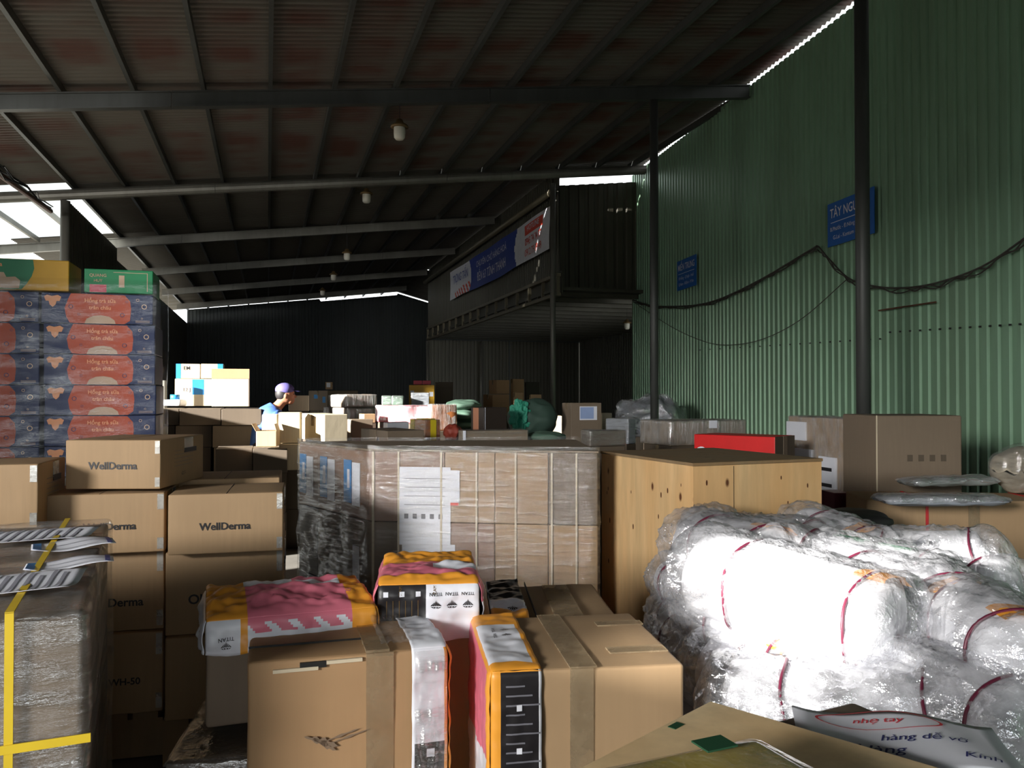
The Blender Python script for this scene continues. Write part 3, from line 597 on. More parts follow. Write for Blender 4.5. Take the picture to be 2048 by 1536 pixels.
# rear right box of the front row
pl = place((985, 1248), 4, z=0.86, xf=1243, d=0.50, h=0.5)
e, dm = carton('shipping_carton', pl, 'worn carton with ragged right edge behind the front centre carton, beside the crate', CB, tape=None, amp=0.010, seed=14, bev=0.012); w, d, h = dm; SUP.append((e, dm, 'the worn rear carton'))
decal(e, dm, 'T', 0.35, 0.356, 0.0, 1.0, DARK, 'seam', 0.012); decal(e, dm, 'T', 0.5, 0.72, 0.0, 0.9, TAPE, 'tape', 0.011)
pf = cap(e, w, d, h, 'TFL', 0.2, lambda f, s, t: (3 if t > .22 else (1 if t < .1 else 0)) if f == 'T' else (1 if t < .04 else 3), [WHP, YEL, PINK, BLACKP], 'poly_bag', 0.010, 0.012, x1=w * .27, seed=55, res=0.007)
gem(e, pf, 'T', .07, .13, .018, INK)
# ================= left shrink-wrapped pallet with yellow straps
pl = place((168, 1228), 24, z=1.12, w=1.5, d=1.28, h=1.12, near='R'); loc, a, w, d, h = pl
e = empty('wrapped_pallet', loc, a, 'shrink-wrapped load with yellow straps and papers on top, front left corner', 'pallet load')
mb = MB(); mb.box(-w / 2, w / 2, -d / 2, d / 2, 0, .02); mb.box(-w / 2, w / 2, -d / 2, d / 2, .1, .12)
for x in (-w / 2, -.05, w / 2 - .1): mb.box(x, x + .1, -d / 2, d / 2, .02, .1)
mb.build('pallet', PLYD, e)
for j, (y0, y1, zz) in enumerate([(-d / 2, -.03, h), (.01, d / 2, h)]):
    for i in range(2):
        for k in range(3):
            z0 = .12 + k * (zz - .12) / 3; m = warp_box(w / 2 - .008, y1 - y0, (zz - .12) / 3 - .004, .004, i + j * 3 + k, .01, .08)
            o = m.build('carton', [CG, CDK, CG][k], e, smooth=True); o.location = (-w / 4 + i * w / 2, (y0 + y1) / 2, z0)
wrapshell(e, (w, d, h), FILM2, 0.012, 0.010, 5, res=0.025)
mb = MB(); mb.box(w / 2 - .132, w / 2 - .117, -d / 2 - .016, -d / 2 - .013, 0.0, h + .02); mb.box(w / 2 - .132, w / 2 - .117, -d / 2 - .016, d / 2, h + .018, h + .021); mb.build('yellow_strap', YTAPE, e)
mb = MB(); mb.box(-w / 2, w / 2 + .014, -d / 2 - .019, -d / 2 - .016, .875, .892); mb.build('yellow_strap', YTAPE, e)
def sheet(e, cx, cy, sx, sy, rot, z, mat, name='paper_sheet', lines=5, ink=None, head=None):
    c, s = cos(rot), sin(rot); Z = lambda x, y: z + .006 * sin(x * 30 + y * 11)
    P = lambda x, y, o=0: (cx + x * c - y * s, cy + x * s + y * c, Z(x, y) + o)
    mb = MB(); mb.grid(lambda u, v: P((u - .5) * sx, (v - .5) * sy), 12, 12); ink = ink or LGREY; o = mb.build(name, mat, e, smooth=True); m = o.modifiers.new('t', 'SOLIDIFY'); m.thickness = .0008
    for k in range(lines):
        mb = MB(); y = (.36 - k * .72 / max(1, lines - 1)) * sy; mb.grid(lambda u, v: P((-.42 + u * (.6 + .22 * ((k * 5) % 3) / 2)) * sx, y + v * .028 * sy, .002), 14, 1); mb.build('print_line', ink or INKG, o)
    if head:
        mb = MB(); mb.grid(lambda u, v: P((-.48 + .1 * u) * sx, (v - .5) * sy * .94, .002), 3, 6); mb.build('blue_print', BLUEL, o)
        mb = MB(); mb.grid(lambda u, v: P((.4 + .06 * u) * sx, (v - .5) * sy * .94, .002), 3, 6); mb.build('blue_print', BLUEB, o)
    return P, o
def topP(px, py, z, e):   # pixel on the horizontal plane z -> local coordinates of e
    p = atZ(px, py, z) - Vector(e.location); a = -e.rotation_euler.z
    return p.x * cos(a) - p.y * sin(a), p.x * sin(a) + p.y * cos(a)
x, y = topP(75, 1072, h + .02, e); sheet(e, x, y, .21, .28, 1.3, h + .024, PAPER, lines=9)
x, y = topP(147, 1090, h + .02, e); sheet(e, x, y, .20, .15, 0.1, h + .024, PAPER, head=1, lines=3)
x, y = topP(140, 1128, h + .02, e); sheet(e, x, y, .19, .11, 0.05, h + .024, PAPER, head=1, lines=3)
x, y = topP(35, 1168, h + .02, e); sheet(e, x, y, .2, .24, 1.45, h + .024, PAPER, lines=9)
# ================= brand cartons
def brand(pl, label, txt='WellDerma', cx=0.5, cy=0.45, mat=None, side=True, support=False, th=0.042, **k):
    e, dm = carton('branded_carton', pl, label, mat or CB, tape='y', amp=0.0015, seed=3, support=False, **k)
    if txt: write(e, dm, 'F', cx, cy, th, txt, INK, 0.022)
    if side:
        decal(e, dm, 'R', .52, .72, .68, .98, TAPEW, 'tape_tab', .003)
        for i in range(5): decal(e, dm, 'R', .30, .72, .40 + i * .08, .405 + i * .08, INKG, 'table_rule', .002)
        decal(e, dm, 'R', .52, .80, .66, .76, INK, 'print_block', .0035); write(e, dm, 'R', .5, .22, .022, '6217-', INK)
        decal(e, dm, 'F', .945, .995, .72, .98, TAPEW, 'tape_tab', .003); decal(e, dm, 'F', .945, .995, .05, .24, TAPEW, 'tape_tab', .003)
    if support: SUP.append((e, dm, label))
    return e, dm
A = 14
brand(place((566, 984), A, z=1.142, xf=336, d=.40, h=.246, near='R'), 'WellDerma carton with full lettering, right end of the second row', cx=.49)
brand(place((329, 985), A, z=1.142, w=.5, d=.40, h=.246, near='R'), 'WellDerma carton under the topmost one, lettering half hidden by the wrapped load', cx=.58)
brand(place((321, 880), 1, z=1.362, xf=131, xs=407, h=.205, near='R'), 'topmost WellDerma carton, alone above the rest of its stack', cx=.5, cy=.47)
brand(place((76, 928), A, z=1.28, w=.5, xs=131, h=.25, near='R'), 'brown carton at the left edge, cut by the frame, beside the topmost WellDerma carton', txt=None, support=True)
brand(place((559, 955), A, z=1.155, w=.5, d=.42, h=.26, near='R'), 'brown carton standing right behind the right WellDerma carton', txt=None, side=False)
brand(place((360, 955), A, z=1.150, w=.5, d=.42, h=.26, near='R'), 'brown carton hidden behind the topmost WellDerma carton', txt=None, side=False)
brand(place((566, 1096), A, z=.892, xf=331, d=.5, h=.345, near='R'), 'tall carton with big dark letters below the right WellDerma carton', 'OU', .28, .42, mat=CB, th=.056)
brand(place((328, 1096), A, z=.892, w=.5, d=.5, h=.345, near='R'), 'tall shaded WellDerma carton, third down beside the wrapped load', 'WellDerma', .60, .35, th=.05)
brand(place((566, 1262), A, z=.543, w=.47, d=.5, h=.34, near='R'), 'dark shaded carton lowest on the right of the branded stack', None, side=False)
brand(place((326, 1262), A, z=.543, w=.5, d=.5, h=.34, near='R'), 'dark shaded carton with faint lettering lowest on the left of the branded stack', 'WH-50', .7, .4, th=.04)
for i, px in enumerate((566, 326)):
    loc, a, w, d, h = place((px, 1420), A, z=.20, w=.48, d=.52, h=.19, near='R')
    e = empty('wooden_pallet', loc, a, ['wooden pallet under the right branded cartons', 'wooden pallet under the left branded cartons'][i], 'pallet')
    for k in range(4): mb = MB(); mb.box(-w / 2 + k * w / 4, -w / 2 + k * w / 4 + .1, -d / 2, d / 2, .16, .19); mb.build('slat', PLYD, e)
    for y in (-d / 2, -.05, d / 2 - .1): mb = MB(); mb.box(-w / 2, w / 2, y, y + .1, 0, .16); mb.build('block', PLYD, e)
# rear cartons under the back ones
for i, px in enumerate((559, 360)):
    pl = place((px, 955), A, z=1.155, w=.5, d=.42, h=.26, near='R'); c = Vector(pl[0]); hh = c.z - .003
    e, dm = carton('branded_carton', (Vector((c.x, c.y, 0)) + Vector((-sin(R(A)), cos(R(A)), 0)) * .14, pl[1], .48, .40, hh / 2), ['lower carton behind the right branded stack, on the floor', 'lower carton behind the left branded stack, on the floor'][i], CDK, support=False)
    c2 = Vector(e.location); carton('branded_carton', (Vector((c2.x, c2.y, hh / 2 + .001)), pl[1], .48, .40, hh / 2 - .003), ['upper plain carton behind the right branded stack', 'upper plain carton behind the left branded stack'][i], CDK, support=False)
# ================= colourful drink cartons
A0 = atY(306, 590, 4.75); RH = 0.1725; CWD = 0.575; a0 = R(16.5); e1 = Vector((cos(a0), sin(a0), 0)); e2 = Vector((-sin(a0), cos(a0), 0))
proto = None
def copy_tree(o, parent=None):
    c = o.copy(); COL.objects.link(c)
    if parent: c.parent = parent
    for ch in [x for x in S.objects if x.parent == o]: copy_tree(ch, c)
    return c
def drink_proto():
    loc = Vector((0, 0, 0)); dm = (CWD, .36, RH - .003)
    e, dm = carton('drink_carton', (loc, a0, *dm), 'x', BLUEC, tape=None, support=False)
    fm, lw_, lh = facemap('F', *dm)
    mb = MB(); pts = [(.22, .20), (.25, .02), (.30, 0), (.74, 0), (.79, .12), (.80, .5), (.79, .78), (.74, .97), (.26, .99), (.235, .8), (.205, .5)]
    mb.add([fm(x, y, .0012) for x, y in pts], [tuple(range(len(pts)))]); mb.build('orange_panel', ORNG, e)
    mb = MB(); pts = [(.38, 0), (.40, .16), (.46, .26), (.53, .28), (.60, .24), (.65, .12), (.66, 0)]; mb.add([fm(x, y, .002) for x, y in pts], [tuple(range(len(pts)))]); mb.build('cream_patch', PEACH, e)
    write(e, dm, 'F', .52, .76, .030, 'Hồng trà sữa', LORN, .015); write(e, dm, 'F', .52, .53, .030, 'trân châu', LORN, .015)
    mb = MB(); pts = [(.03, .86), (.055, .92), (.10, .88), (.15, .92), (.18, .86), (.165, .72), (.14, .72), (.13, .6), (.105, .52), (.08, .6), (.07, .72), (.045, .72)]
    mb.add([fm(x - .005, y, .002) for x, y in pts], [tuple(range(len(pts)))]); mb.build('emblem', LORN, e)
    def ring(x, y, r, mat, t=.25):
        mb = MB(); n = 20; mb.add([fm(x + rr * cos(2 * pi * k / n) / lw_, y + rr * sin(2 * pi * k / n) / lh, .003) for rr in (r, r * (1 - t)) for k in range(n)], [(k, (k + 1) % n, n + (k + 1) % n, n + k) for k in range(n)]); mb.build('ring', mat, e)
    for q in [(.86, .82, .008, PEACH), (.92, .6, .014, PEACH), (.90, .2, .005, PEACH), (.26, .55, .012, BLUEC), (.72, .3, .012, BLUEC), (.76, .75, .007, BLUEC), (.33, .3, .007, BLUEC)]: ring(*q)
    for k in range(3): decal(e, dm, 'F', .84, .97, .06 + k * .03, .067 + k * .03, PEACH, 'print_line')
    return e
proto = drink_proto()
rown = ['top', 'second', 'third', 'fourth', 'fifth', 'sixth']
stkw = []
for c in range(2):
    for r in range(6):
        e = proto if (c == 0 and r == 0) else copy_tree(proto)
        off = [0, .03, .035, .05, .045, .05][r] * (1 if c == 0 else .4)
        P = A0 - e1 * (CWD / 2 + c * (CWD + .012)) + e1 * off * .4 + e2 * .18; e.location = (P.x, P.y, A0.z - (r + 1) * RH + .0)
        tag(e, f"orange and navy drink carton, {rown[r]} in the {'right column beside the dark gap' if c == 0 else 'left column cut by the frame'}", 'box', 'orange and navy drink cartons')
    zb = A0.z - 6 * RH
    P = A0 - e1 * (CWD / 2 + c * (CWD + .012)) + e2 * .18
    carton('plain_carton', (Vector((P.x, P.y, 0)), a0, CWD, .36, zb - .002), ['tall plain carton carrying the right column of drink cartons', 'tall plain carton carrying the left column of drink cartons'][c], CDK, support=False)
# wrap around the columns
loc = A0 - e1 * (CWD + .006) + e2 * .18; loc.z = 0.02; wst = empty('stretch_wrap', loc, a0, 'clear stretch film wound around the drink carton columns', 'plastic film')
mb = warp_box(2 * CWD + .10, .36 + .07, A0.z + .06, .007, 3, .03, .05); mb.f = [f for f, k in zip(mb.f, mb.f)]; mb.build('film', film('drink_film', 0.01, 0.18, (1, 1, 4), (0.85, 0.87, 0.88), 0.008, 0.2, 0.012, 4), wst, smooth=True)
# two cartons on top
pl = (A0 - e1 * (CWD * .72 + .33) + e2 * .15 + Vector((0, 0, .004)), a0, .62, .32, .172)
e, dm = carton('drink_carton', pl, 'green and mustard carton lying on top of the left drink column', YELC, tape=None, support=False)
fm, lw_, lh = facemap('F', *dm); mb = MB(); pts = [(0, 0.02), (.62, .02), (.66, .2), (.70, .45), (.72, .7), (.71, .98), (0, .98)]; mb.add([fm(x, y, .0012) for x, y in pts], [tuple(range(7))]); mb.build('green_panel', flat('sage_print', (54, 128, 92)), e)
mb = MB(); pts = [(.04, .05), (.03, .3), (.07, .42), (.14, .4), (.16, .55), (.48, .55), (.5, .4), (.57, .42), (.61, .3), (.6, .05)]; mb.add([fm(x, y, .002) for x, y in pts], [tuple(range(10))]); mb.build('white_patch', PEACH, e)
write(e, dm, 'F', .32, .8, .034, 'Hồng trà sữa', LORN, .015); write(e, dm, 'F', .32, .64, .028, 'trân châu', LORN, .015)
pl = (A0 - e1 * (.18) + e2 * .15 + Vector((0, 0, .004)), a0, .36, .30, .135)
e, dm = carton('drink_carton', pl, 'small green carton on top of the right drink column', GRNC, tape=None, support=False)
write(e, dm, 'F', .2, .72, .024, 'QUANG', PEACH, .01); write(e, dm, 'F', .2, .5, .022, 'HUY', PEACH, .01); decal(e, dm, 'F', .08, .32, .02, .34, PINKF, 'red_label'); decal(e, dm, 'F', .42, .92, .86, .88, PEACH, 'rule'); decal(e, dm, 'F', .91, .92, .1, .88, PEACH, 'rule'); decal(e, dm, 'F', .5, .58, .25, .75, PEACH, 'drink_print')
# ================= big wrapped pallet in the middle
TZ = 1.27
q = [atZ(738, 898, TZ), atZ(1196, 902, TZ), atZ(1150, 879, TZ), atZ(598, 883, TZ)]; c = (q[0] + q[1] + q[2] + q[3]) / 4; c.z = 0
e = empty('wrapped_pallet', c, 0, 'long low block of cartons bound in streaky stretch film in the middle', 'pallet load')
Q = [Vector((p.x - c.x, p.y - c.y, 0)) for p in q]
def bil(u, v): return (Q[0] * (1 - u) + Q[1] * u) * (1 - v) + (Q[3] * (1 - u) + Q[2] * u) * v
def prism(u0, u1, v0, v1, z0, z1, mat, name, bev=.006):
    mb = MB(); g = .003; P = [bil(u0, v0), bil(u1, v0), bil(u1, v1), bil(u0, v1)]; m = sum(P, Vector()) / 4; P = [p + (m - p).normalized() * g for p in P]
    mb.add([Vector((p.x, p.y, z)) for z in (z0, z1) for p in P], [(3, 2, 1, 0), (4, 5, 6, 7), (0, 1, 5, 4), (1, 2, 6, 5), (2, 3, 7, 6), (3, 0, 4, 7)]); return mb.build(name, mat, e, bevel=bev)
prism(0, 1, 0, 1, 0.0, .12, PLYD, 'pallet')
us = [0, .34, .56, .79, 1]; vs_ = [0, .36, .70, 1]; rnd = random.Random(3)
for k, (z0, z1) in enumerate([(.12, .50), (.503, .895), (.898, TZ - .012)]):
    for i in range(4):
        for j in range(3): prism(us[i], us[i + 1], vs_[j], vs_[j + 1], z0, z1, BLACKB if (i == 0 and j == 2 and k < 2) else [CB, CG, card('cardboard_mauve', (150, 120, 100)), CB][(i + k) % 4], 'carton')
prism(-.004, 1.004, -.01, 1.004, TZ - .011, TZ, CD, 'cover_board', .002)
# labels on the left face (u=0) and front (v=0)
def onquad(face, s, z, off):
    if face == 'F': p = bil(s, 0); dd = (Q[1] - Q[0]).normalized()
    else: p = bil(0, s); dd = (Q[0] - Q[3]).normalized()
    nn = Vector((dd.y, -dd.x, 0)); return Vector((p.x, p.y, z)) + nn * off
def qpatch(face, s0, s1, z0, z1, mat, name='label', off=.003):
    mb = MB(); vs = [onquad(face, s, z, o) for o in (.0005, off) for s, z in ((s0, z0), (s1, z0), (s1, z1), (s0, z1))]
    mb.add(vs, [(0, 1, 2, 3), (4, 5, 6, 7), (0, 1, 5, 4), (1, 2, 6, 5), (2, 3, 7, 6), (3, 0, 4, 7)]); return mb.build(name, mat, e)
for s in (.22, .56, .88):
    qpatch('L', s, s + .10, .97, 1.20, BLUEL); qpatch('L', s - .11, s - .01, .96, 1.19, PAPER); qpatch('L', s + .02, s + .05, 1.05, 1.15, PAPER, 'print_mark', .005)
qpatch('L', .12, .2, .45, .75, PAPER)
qpatch('F', .13, .365, .78, 1.18, PAPER, 'large_label', .004); qpatch('F', .365, .405, 1.0, 1.165, PAPER, 'label', .004); qpatch('F', .15, .385, .72, .785, PAPER, 'label', .003); qpatch('F', .365, .40, .985, 1.0, REDB, 'red_rule', .005)
for k in range(5): qpatch('F', .16 + k * .038, .178 + k * .038, .915, .94, INKG, 'handling_mark', .005)
for k in range(4): qpatch('F', .16, .34, 1.12 - k * .045, 1.123 - k * .045, INKG, 'print_line', .005)
for s in (.13, .32, .475, .645, .80, .905): qpatch('F', s, s + .008, .13, TZ - .012, YTAPE2 if False else CL, 'binding_strap', .006)
for s in (.015,): qpatch('F', s, s + .01, .13, TZ - .012, CL, 'edge_strip', .006)
mb = MB(); cz = .03
def shell(u, z):   # around the perimeter
    u = u % 4; k = int(u); t = u - k; P = [Q[0], Q[1], Q[2], Q[3]]; p = P[k] * (1 - t) + P[(k + 1) % 4] * t; dd = (P[(k + 1) % 4] - P[k]).normalized(); nn = Vector((dd.y, -dd.x, 0))
    w_ = min(t, 1 - t); o = .012 + .006 * noise.noise(Vector((p.x * 6, p.y * 6, z * 22))) + (.02 if k == 3 and z < .9 else 0) * noise.noise(Vector((t * 7, z * 9, 1)))
    if w_ < .02:
        m = (c * 0); n2 = (p - Vector((0, 0, 0))).normalized(); nn = (nn * w_ / .02 + n2 * (1 - w_ / .02)).normalized()
    return Vector((p.x, p.y, z)) + nn * o
mb.grid(lambda s, t: shell(s * 4 if s < 1 else 0, .12 + t * (TZ - .10)), 240, 90); mb.build('stretch_wrap', FILM, e, smooth=True)
mb = MB(); mb.grid(lambda s, t: shell(3 + .35 + s * .62, .12 + t * .78) + Vector((-.012, -.006, 0)) * (1 + noise.noise(Vector((s * 9, t * 12, 7)))), 60, 70); mb.build('loose_wrap', film('dark_crinkle_film', .02, .7, (2, 2, 12), (1, 1, .98), .0, .05, .05, 5), e, smooth=True)
# ================= plywood crate
pl = place((1386, 926), 22, z=1.25, xf=1643, xs=1203, h=1.25); loc, a, w, d, h = pl
e = empty('wooden_crate', loc, a, 'large knotty plywood crate right of the wrapped block', 'crate')
mb = MB(); mb.box(-w / 2, w / 2, -d / 2, -d / 2 + .012, 0, h - .015); mb.build('front_panel', PLY, e, bevel=.001)
mb = MB(); mb.box(-w / 2, -w / 2 + .012, -d / 2 + .0125, d / 2, 0, h - .015); mb.build('left_panel', PLY, e, bevel=.001)
mb = MB(); mb.box(w / 2 - .012, w / 2, -d / 2 + .0125, d / 2, 0, h - .015); mb.build('right_panel', PLY, e)
mb = MB(); mb.box(-w / 2 + .0125, w / 2 - .0125, d / 2 - .012, d / 2, 0, h - .015); mb.build('rear_panel', PLY, e)
mb = MB(); mb.box(-w / 2 - .006, w / 2 + .004, -d / 2 - .006, d / 2 + .004, h - .014, h); mb.build('lid', PLYD, e, bevel=.002)
mb = MB(); mb.box(-w / 2 + w * .30, -w / 2 + w * .303, -d / 2 - .001, -d / 2, 0.05, h - .02); mb.build('panel_joint', DARK, e)
rnd = random.Random(5)
for k in range(20):
    y = rnd.uniform(-d / 2 + .05, d / 2 - .05); z = rnd.uniform(.1, h - .08); mb = MB(); r = rnd.uniform(.006, .012)
    mb.add([(-w / 2 - .0012, y + r * .5 * cos(q * pi / 5), z + r * 1.3 * sin(q * pi / 5)) for q in range(10)], [tuple(range(10))]); mb.build('knot', flat('knot_brown', (88, 50, 24)), e)
for k in range(16):
    x = rnd.uniform(-w / 2 + .04, w / 2 - .04); z = rnd.uniform(.4, h - .08); mb = MB(); r = rnd.uniform(.006, .013)
    mb.add([(x + r * .5 * cos(q * pi / 5), -d / 2 - .0012, z + r * 1.3 * sin(q * pi / 5)) for q in range(10)], [tuple(range(10))]); mb.build('knot', flat('knot_brown', (88, 50, 24)), e)
# ================= far left white boxes and dark rows
m, dm = mid('white_carton', 'white carton with a blue end stripe, left of the upper pair at far left', (400, 728), 9.9, 16.5, 757, CL, 'R', xf=352, d=.35, support=False); decal(m, dm, 'F', 0, .2, .0, 1, BLUEL, 'blue_stripe'); write(m, dm, 'F', .45, .7, .06, 'EM', INK)
m, dm = mid('white_carton', 'white carton with a blue corner, right of the upper pair at far left', (446, 728), 9.9, 16.5, 757, CL, 'R', xf=402, d=.35, support=False); decal(m, dm, 'F', .75, 1, .0, 1, BLUEL, 'blue_stripe')
m, dm = mid('white_carton', 'wide white carton with a blue label under the upper pair at far left', (440, 758), 9.9, 16.5, 812, CL, 'R', xf=350, d=.45, support=False); decal(m, dm, 'F', .38, .64, .42, .98, BLUEL, 'blue_label'); write(m, dm, 'F', .25, .6, .06, '12 J', INKG)
m, dm = mid('white_carton', 'tall blazing white carton with a tan top, right of the far left group', (498, 738), 9.3, 16.5, 813, CL, 'R', xf=424, d=.32, support=False); decal(m, dm, 'F', -.01, 1.01, .74, 1.0, CB, 'tan_shade_wrap', .004); decal(m, dm, 'R', 0, 1, .0, 1.0, CG, 'tan_shade_wrap', .004)  # tan top and darker side also paint the shade outside the sun patch
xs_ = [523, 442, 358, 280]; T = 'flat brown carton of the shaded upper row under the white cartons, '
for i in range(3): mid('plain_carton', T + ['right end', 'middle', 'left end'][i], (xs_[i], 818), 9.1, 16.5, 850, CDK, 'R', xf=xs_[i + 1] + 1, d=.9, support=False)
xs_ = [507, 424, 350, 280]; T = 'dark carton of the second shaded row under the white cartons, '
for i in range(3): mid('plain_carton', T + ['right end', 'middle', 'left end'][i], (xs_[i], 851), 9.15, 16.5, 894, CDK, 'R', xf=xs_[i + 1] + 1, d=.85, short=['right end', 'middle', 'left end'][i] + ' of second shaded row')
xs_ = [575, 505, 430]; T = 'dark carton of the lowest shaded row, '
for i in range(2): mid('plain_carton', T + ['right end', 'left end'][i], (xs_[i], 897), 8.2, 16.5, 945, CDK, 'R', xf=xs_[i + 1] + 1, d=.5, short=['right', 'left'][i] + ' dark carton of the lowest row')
q_, s_ = 9.35, 1.35  # added out of view to shade the upper dark carton rows
carton('plain_carton', (Vector((.8 * s_ - .6 * q_, .6 * s_ + .8 * q_, 0)), math.atan2(.6, .8), .5, 1.25, 1.60), 'tall unseen carton added to cast shade, out behind the drink cartons', CDK, support=False)
p = atY(348, 806, 9.0); mb = MB(); mb.box(-.09, .09, -.1, .1, 0, .05); 
e = empty('plastic_parcel', atY(349, 812, 9.15), 0, 'small white parcel lying at the left end of the dark row', 'parcel'); mb = warp_box(.2, .2, .07, .01, 3, .02, .03); mb.build('parcel_body', WHP, e, smooth=True)
e = empty('blue_bottle_cap', atY(350, 800, 9.15), 0, 'small bright blue lid on the white parcel', 'lid'); mb = MB(); mb.tube([(0, 0, .0), (0, 0, .06)], .05, 14); mb.build('lid_body', BLUEL, e, smooth=True)
column(toG(atY(329, 800, 9.6)).x, toG(atY(329, 800, 9.6)).y, .02, 1.72, 'thin upright pole between the drink cartons and the white boxes', STEEL)
q_, s_ = 8.12, 1.15  # second hidden blocker, added to keep sun off the lowest row
carton('plain_carton', (Vector((.8 * s_ - .6 * q_, .6 * s_ + .8 * q_, 0)), math.atan2(.6, .8), .45, .85, 1.36), 'chest-high unseen carton added to cast shade behind the drink cartons, nearer one', CDK, support=False)
# bright cartons in the middle distance
mid('plain_carton', 'sunlit pale carton immediately in front of the worker', (600, 825), 8.4, 10, 886, CL, 'R', xf=557, d=.28)
mid('plain_carton', 'sunlit pale carton at the left in front of the worker', (554, 829), 8.72, 10, 893, CL, 'R', xf=524, d=.3)
e, dm = mid('open_carton', 'small open carton with flaps hanging at the worker\'s left', (553, 862), 8.1, 8, 893, CB, 'R', xf=512, d=.25, tape=None)
w, d, h = dm
for sg in (-1, 1): mb = MB(); mb.add([(sg * w / 2, -d / 2, h), (sg * w / 2, d / 2, h), (sg * (w / 2 + (.04 if sg < 0 else -.02)), d / 2, h + .07), (sg * (w / 2 + (.04 if sg < 0 else -.02)), -d / 2, h + .07)], [(0, 1, 2, 3)]); o = mb.build('flap', CB, e); o.modifiers.new('t', 'SOLIDIFY').thickness = .004
mid('plain_carton', 'grey-white carton under the sunlit pale carton by the worker', (598, 888), 8.35, 10, 940, CL, 'R', xf=558, d=.4)
e, dm = mid('plain_carton', 'pale carton with two visible faces, the left one sunlit, right of the worker', (649, 829), 8.3, 33, 884, CL, 'L', xf=695, xs=603); decal(e, dm, 'L', .44, .56, .55, 1, TAPE, 'tape', .003)
mid('plain_carton', 'brown carton right of the two-faced pale carton', (703, 839), 9.2, 28, 884, CG, 'L', xf=746, xs=692)
mid('plain_carton', 'little tan carton behind the brown carton in the middle distance', (728, 828), 9.6, 28, 846, CB, 'L', xf=751, xs=718)
e, dm = mid('flat_carton', 'long flat carton lying behind the wrapped block, left of its centre', (775, 862), 6.6, 30, 895, CG, 'L', xf=848, xs=722); decal(e, dm, 'L', .35, .6, 0, 1, CD, 'tape', .003); decal(e, dm, 'L', .62, .70, .3, .55, INK, 'print_mark', .003)
mid('white_carton', 'blazing white carton directly beyond the worker\'s face', (618, 791), 10.6, 16, 822, CL, 'R', xf=578, d=.4)
e, dm = mid('plain_carton', 'grey carton with small blue labels behind the worker\'s cartons', (655, 781), 11.6, 38, 822, CG, 'L', xf=716, xs=617); decal(e, dm, 'L', .3, .5, .6, .8, BLUEL, 'blue_label'); decal(e, dm, 'L', .75, .9, .4, .7, BLUEL, 'blue_label')
e, dm = mid('small_carton', 'small carton with a white label perched on the grey carton', (651, 764), 12.0, 10, 779, CB, 'L', xf=665, d=.12, support=False); decal(e, dm, 'F', .15, .7, .3, .9, PAPER)
mid('wrapped_box', 'upper crinkly film-wrapped bundle in the middle distance', (693, 790), 10.3, 33, 815, CG, 'L', xf=753, xs=658, wrap=FILMV, amp=.02, support=False)
mid('wrapped_box', 'lower crinkly film-wrapped bundle in the middle distance', (700, 816), 10.3, 33, 842, CG, 'L', xf=751, xs=648, wrap=FILMV, amp=.01)
for k, (x0, x1) in enumerate([(764, 783), (784, 806)]): mid('wrapped_parcel', ['small green wrapped parcel, left one behind the red bundle', 'small green wrapped parcel, right one behind the red bundle'][k], (x0, 792), 11.5, 5, 810, GRNS, 'L', xf=x1, d=.25, wrap=FILM2, amp=.01, tape=None)
e, dm = mid('wrapped_bundle', 'rose red goods seen through plastic wrap, bulky bundle', (854, 813), 9.2, 42, 848, PINKF, 'L', w=.35, xs=751, wrap=FILMV, tape=None, amp=.015)
mid('wrapped_bundle', 'orange-brown bundle in plastic right of the rose red one', (863, 810), 8.7, 30, 862, BRNF, 'L', xf=913, xs=856, wrap=FILMV, tape=None, amp=.01)
e, dm = mid('taped_box', 'brown box strapped with bright yellow tape behind the wrapped block', (852, 840), 7.6, 30, 892, BRNF, 'L', xf=880, xs=821, wrap=FILM2, tape=None); decal(e, dm, 'F', .3, .7, 0, 1, YTAPE2, 'yellow_tape', .01); decal(e, dm, 'L', .05, .3, .5, 1, YTAPE2, 'yellow_tape', .01); decal(e, dm, 'T', .0, 1, .3, .6, YTAPE2, 'yellow_tape', .01)
mid('pink_parcel', 'flat pale pink parcel on the floor goods before the rose red bundle', (775, 845), 7.4, 20, 858, WHP, 'L', xf=818, d=.2, amp=.008, tape=None)
e, dm = mid('plain_carton', 'mustard carton with small papers standing at the dark back wall', (818, 770), 12.2, 6, 816, YELC, 'L', xf=869, d=.35); decal(e, dm, 'F', .05, .2, .55, .75, PAPER); decal(e, dm, 'F', .8, .95, .5, .7, PAPER)
mid('wrapped_parcel', 'silver-grey parcel leaning before the mustard carton', (823, 786), 11.7, 6, 812, GREYB, 'L', xf=858, d=.12, wrap=FILM2, tape=None)
for k, (x0, x1) in enumerate([(827, 844), (845, 862)]): mid('red_parcel', ['red parcel at left on the mustard carton', 'red parcel at right on the mustard carton'][k], (x0, 761), 12.35, 6, 769, PINKF, 'L', xf=x1, d=.15, tape=None, support=False)
mid('plain_carton', 'dark brown carton right of the mustard carton at the back', (871, 764), 12.8, 6, 812, CDK, 'L', xf=906, d=.4)
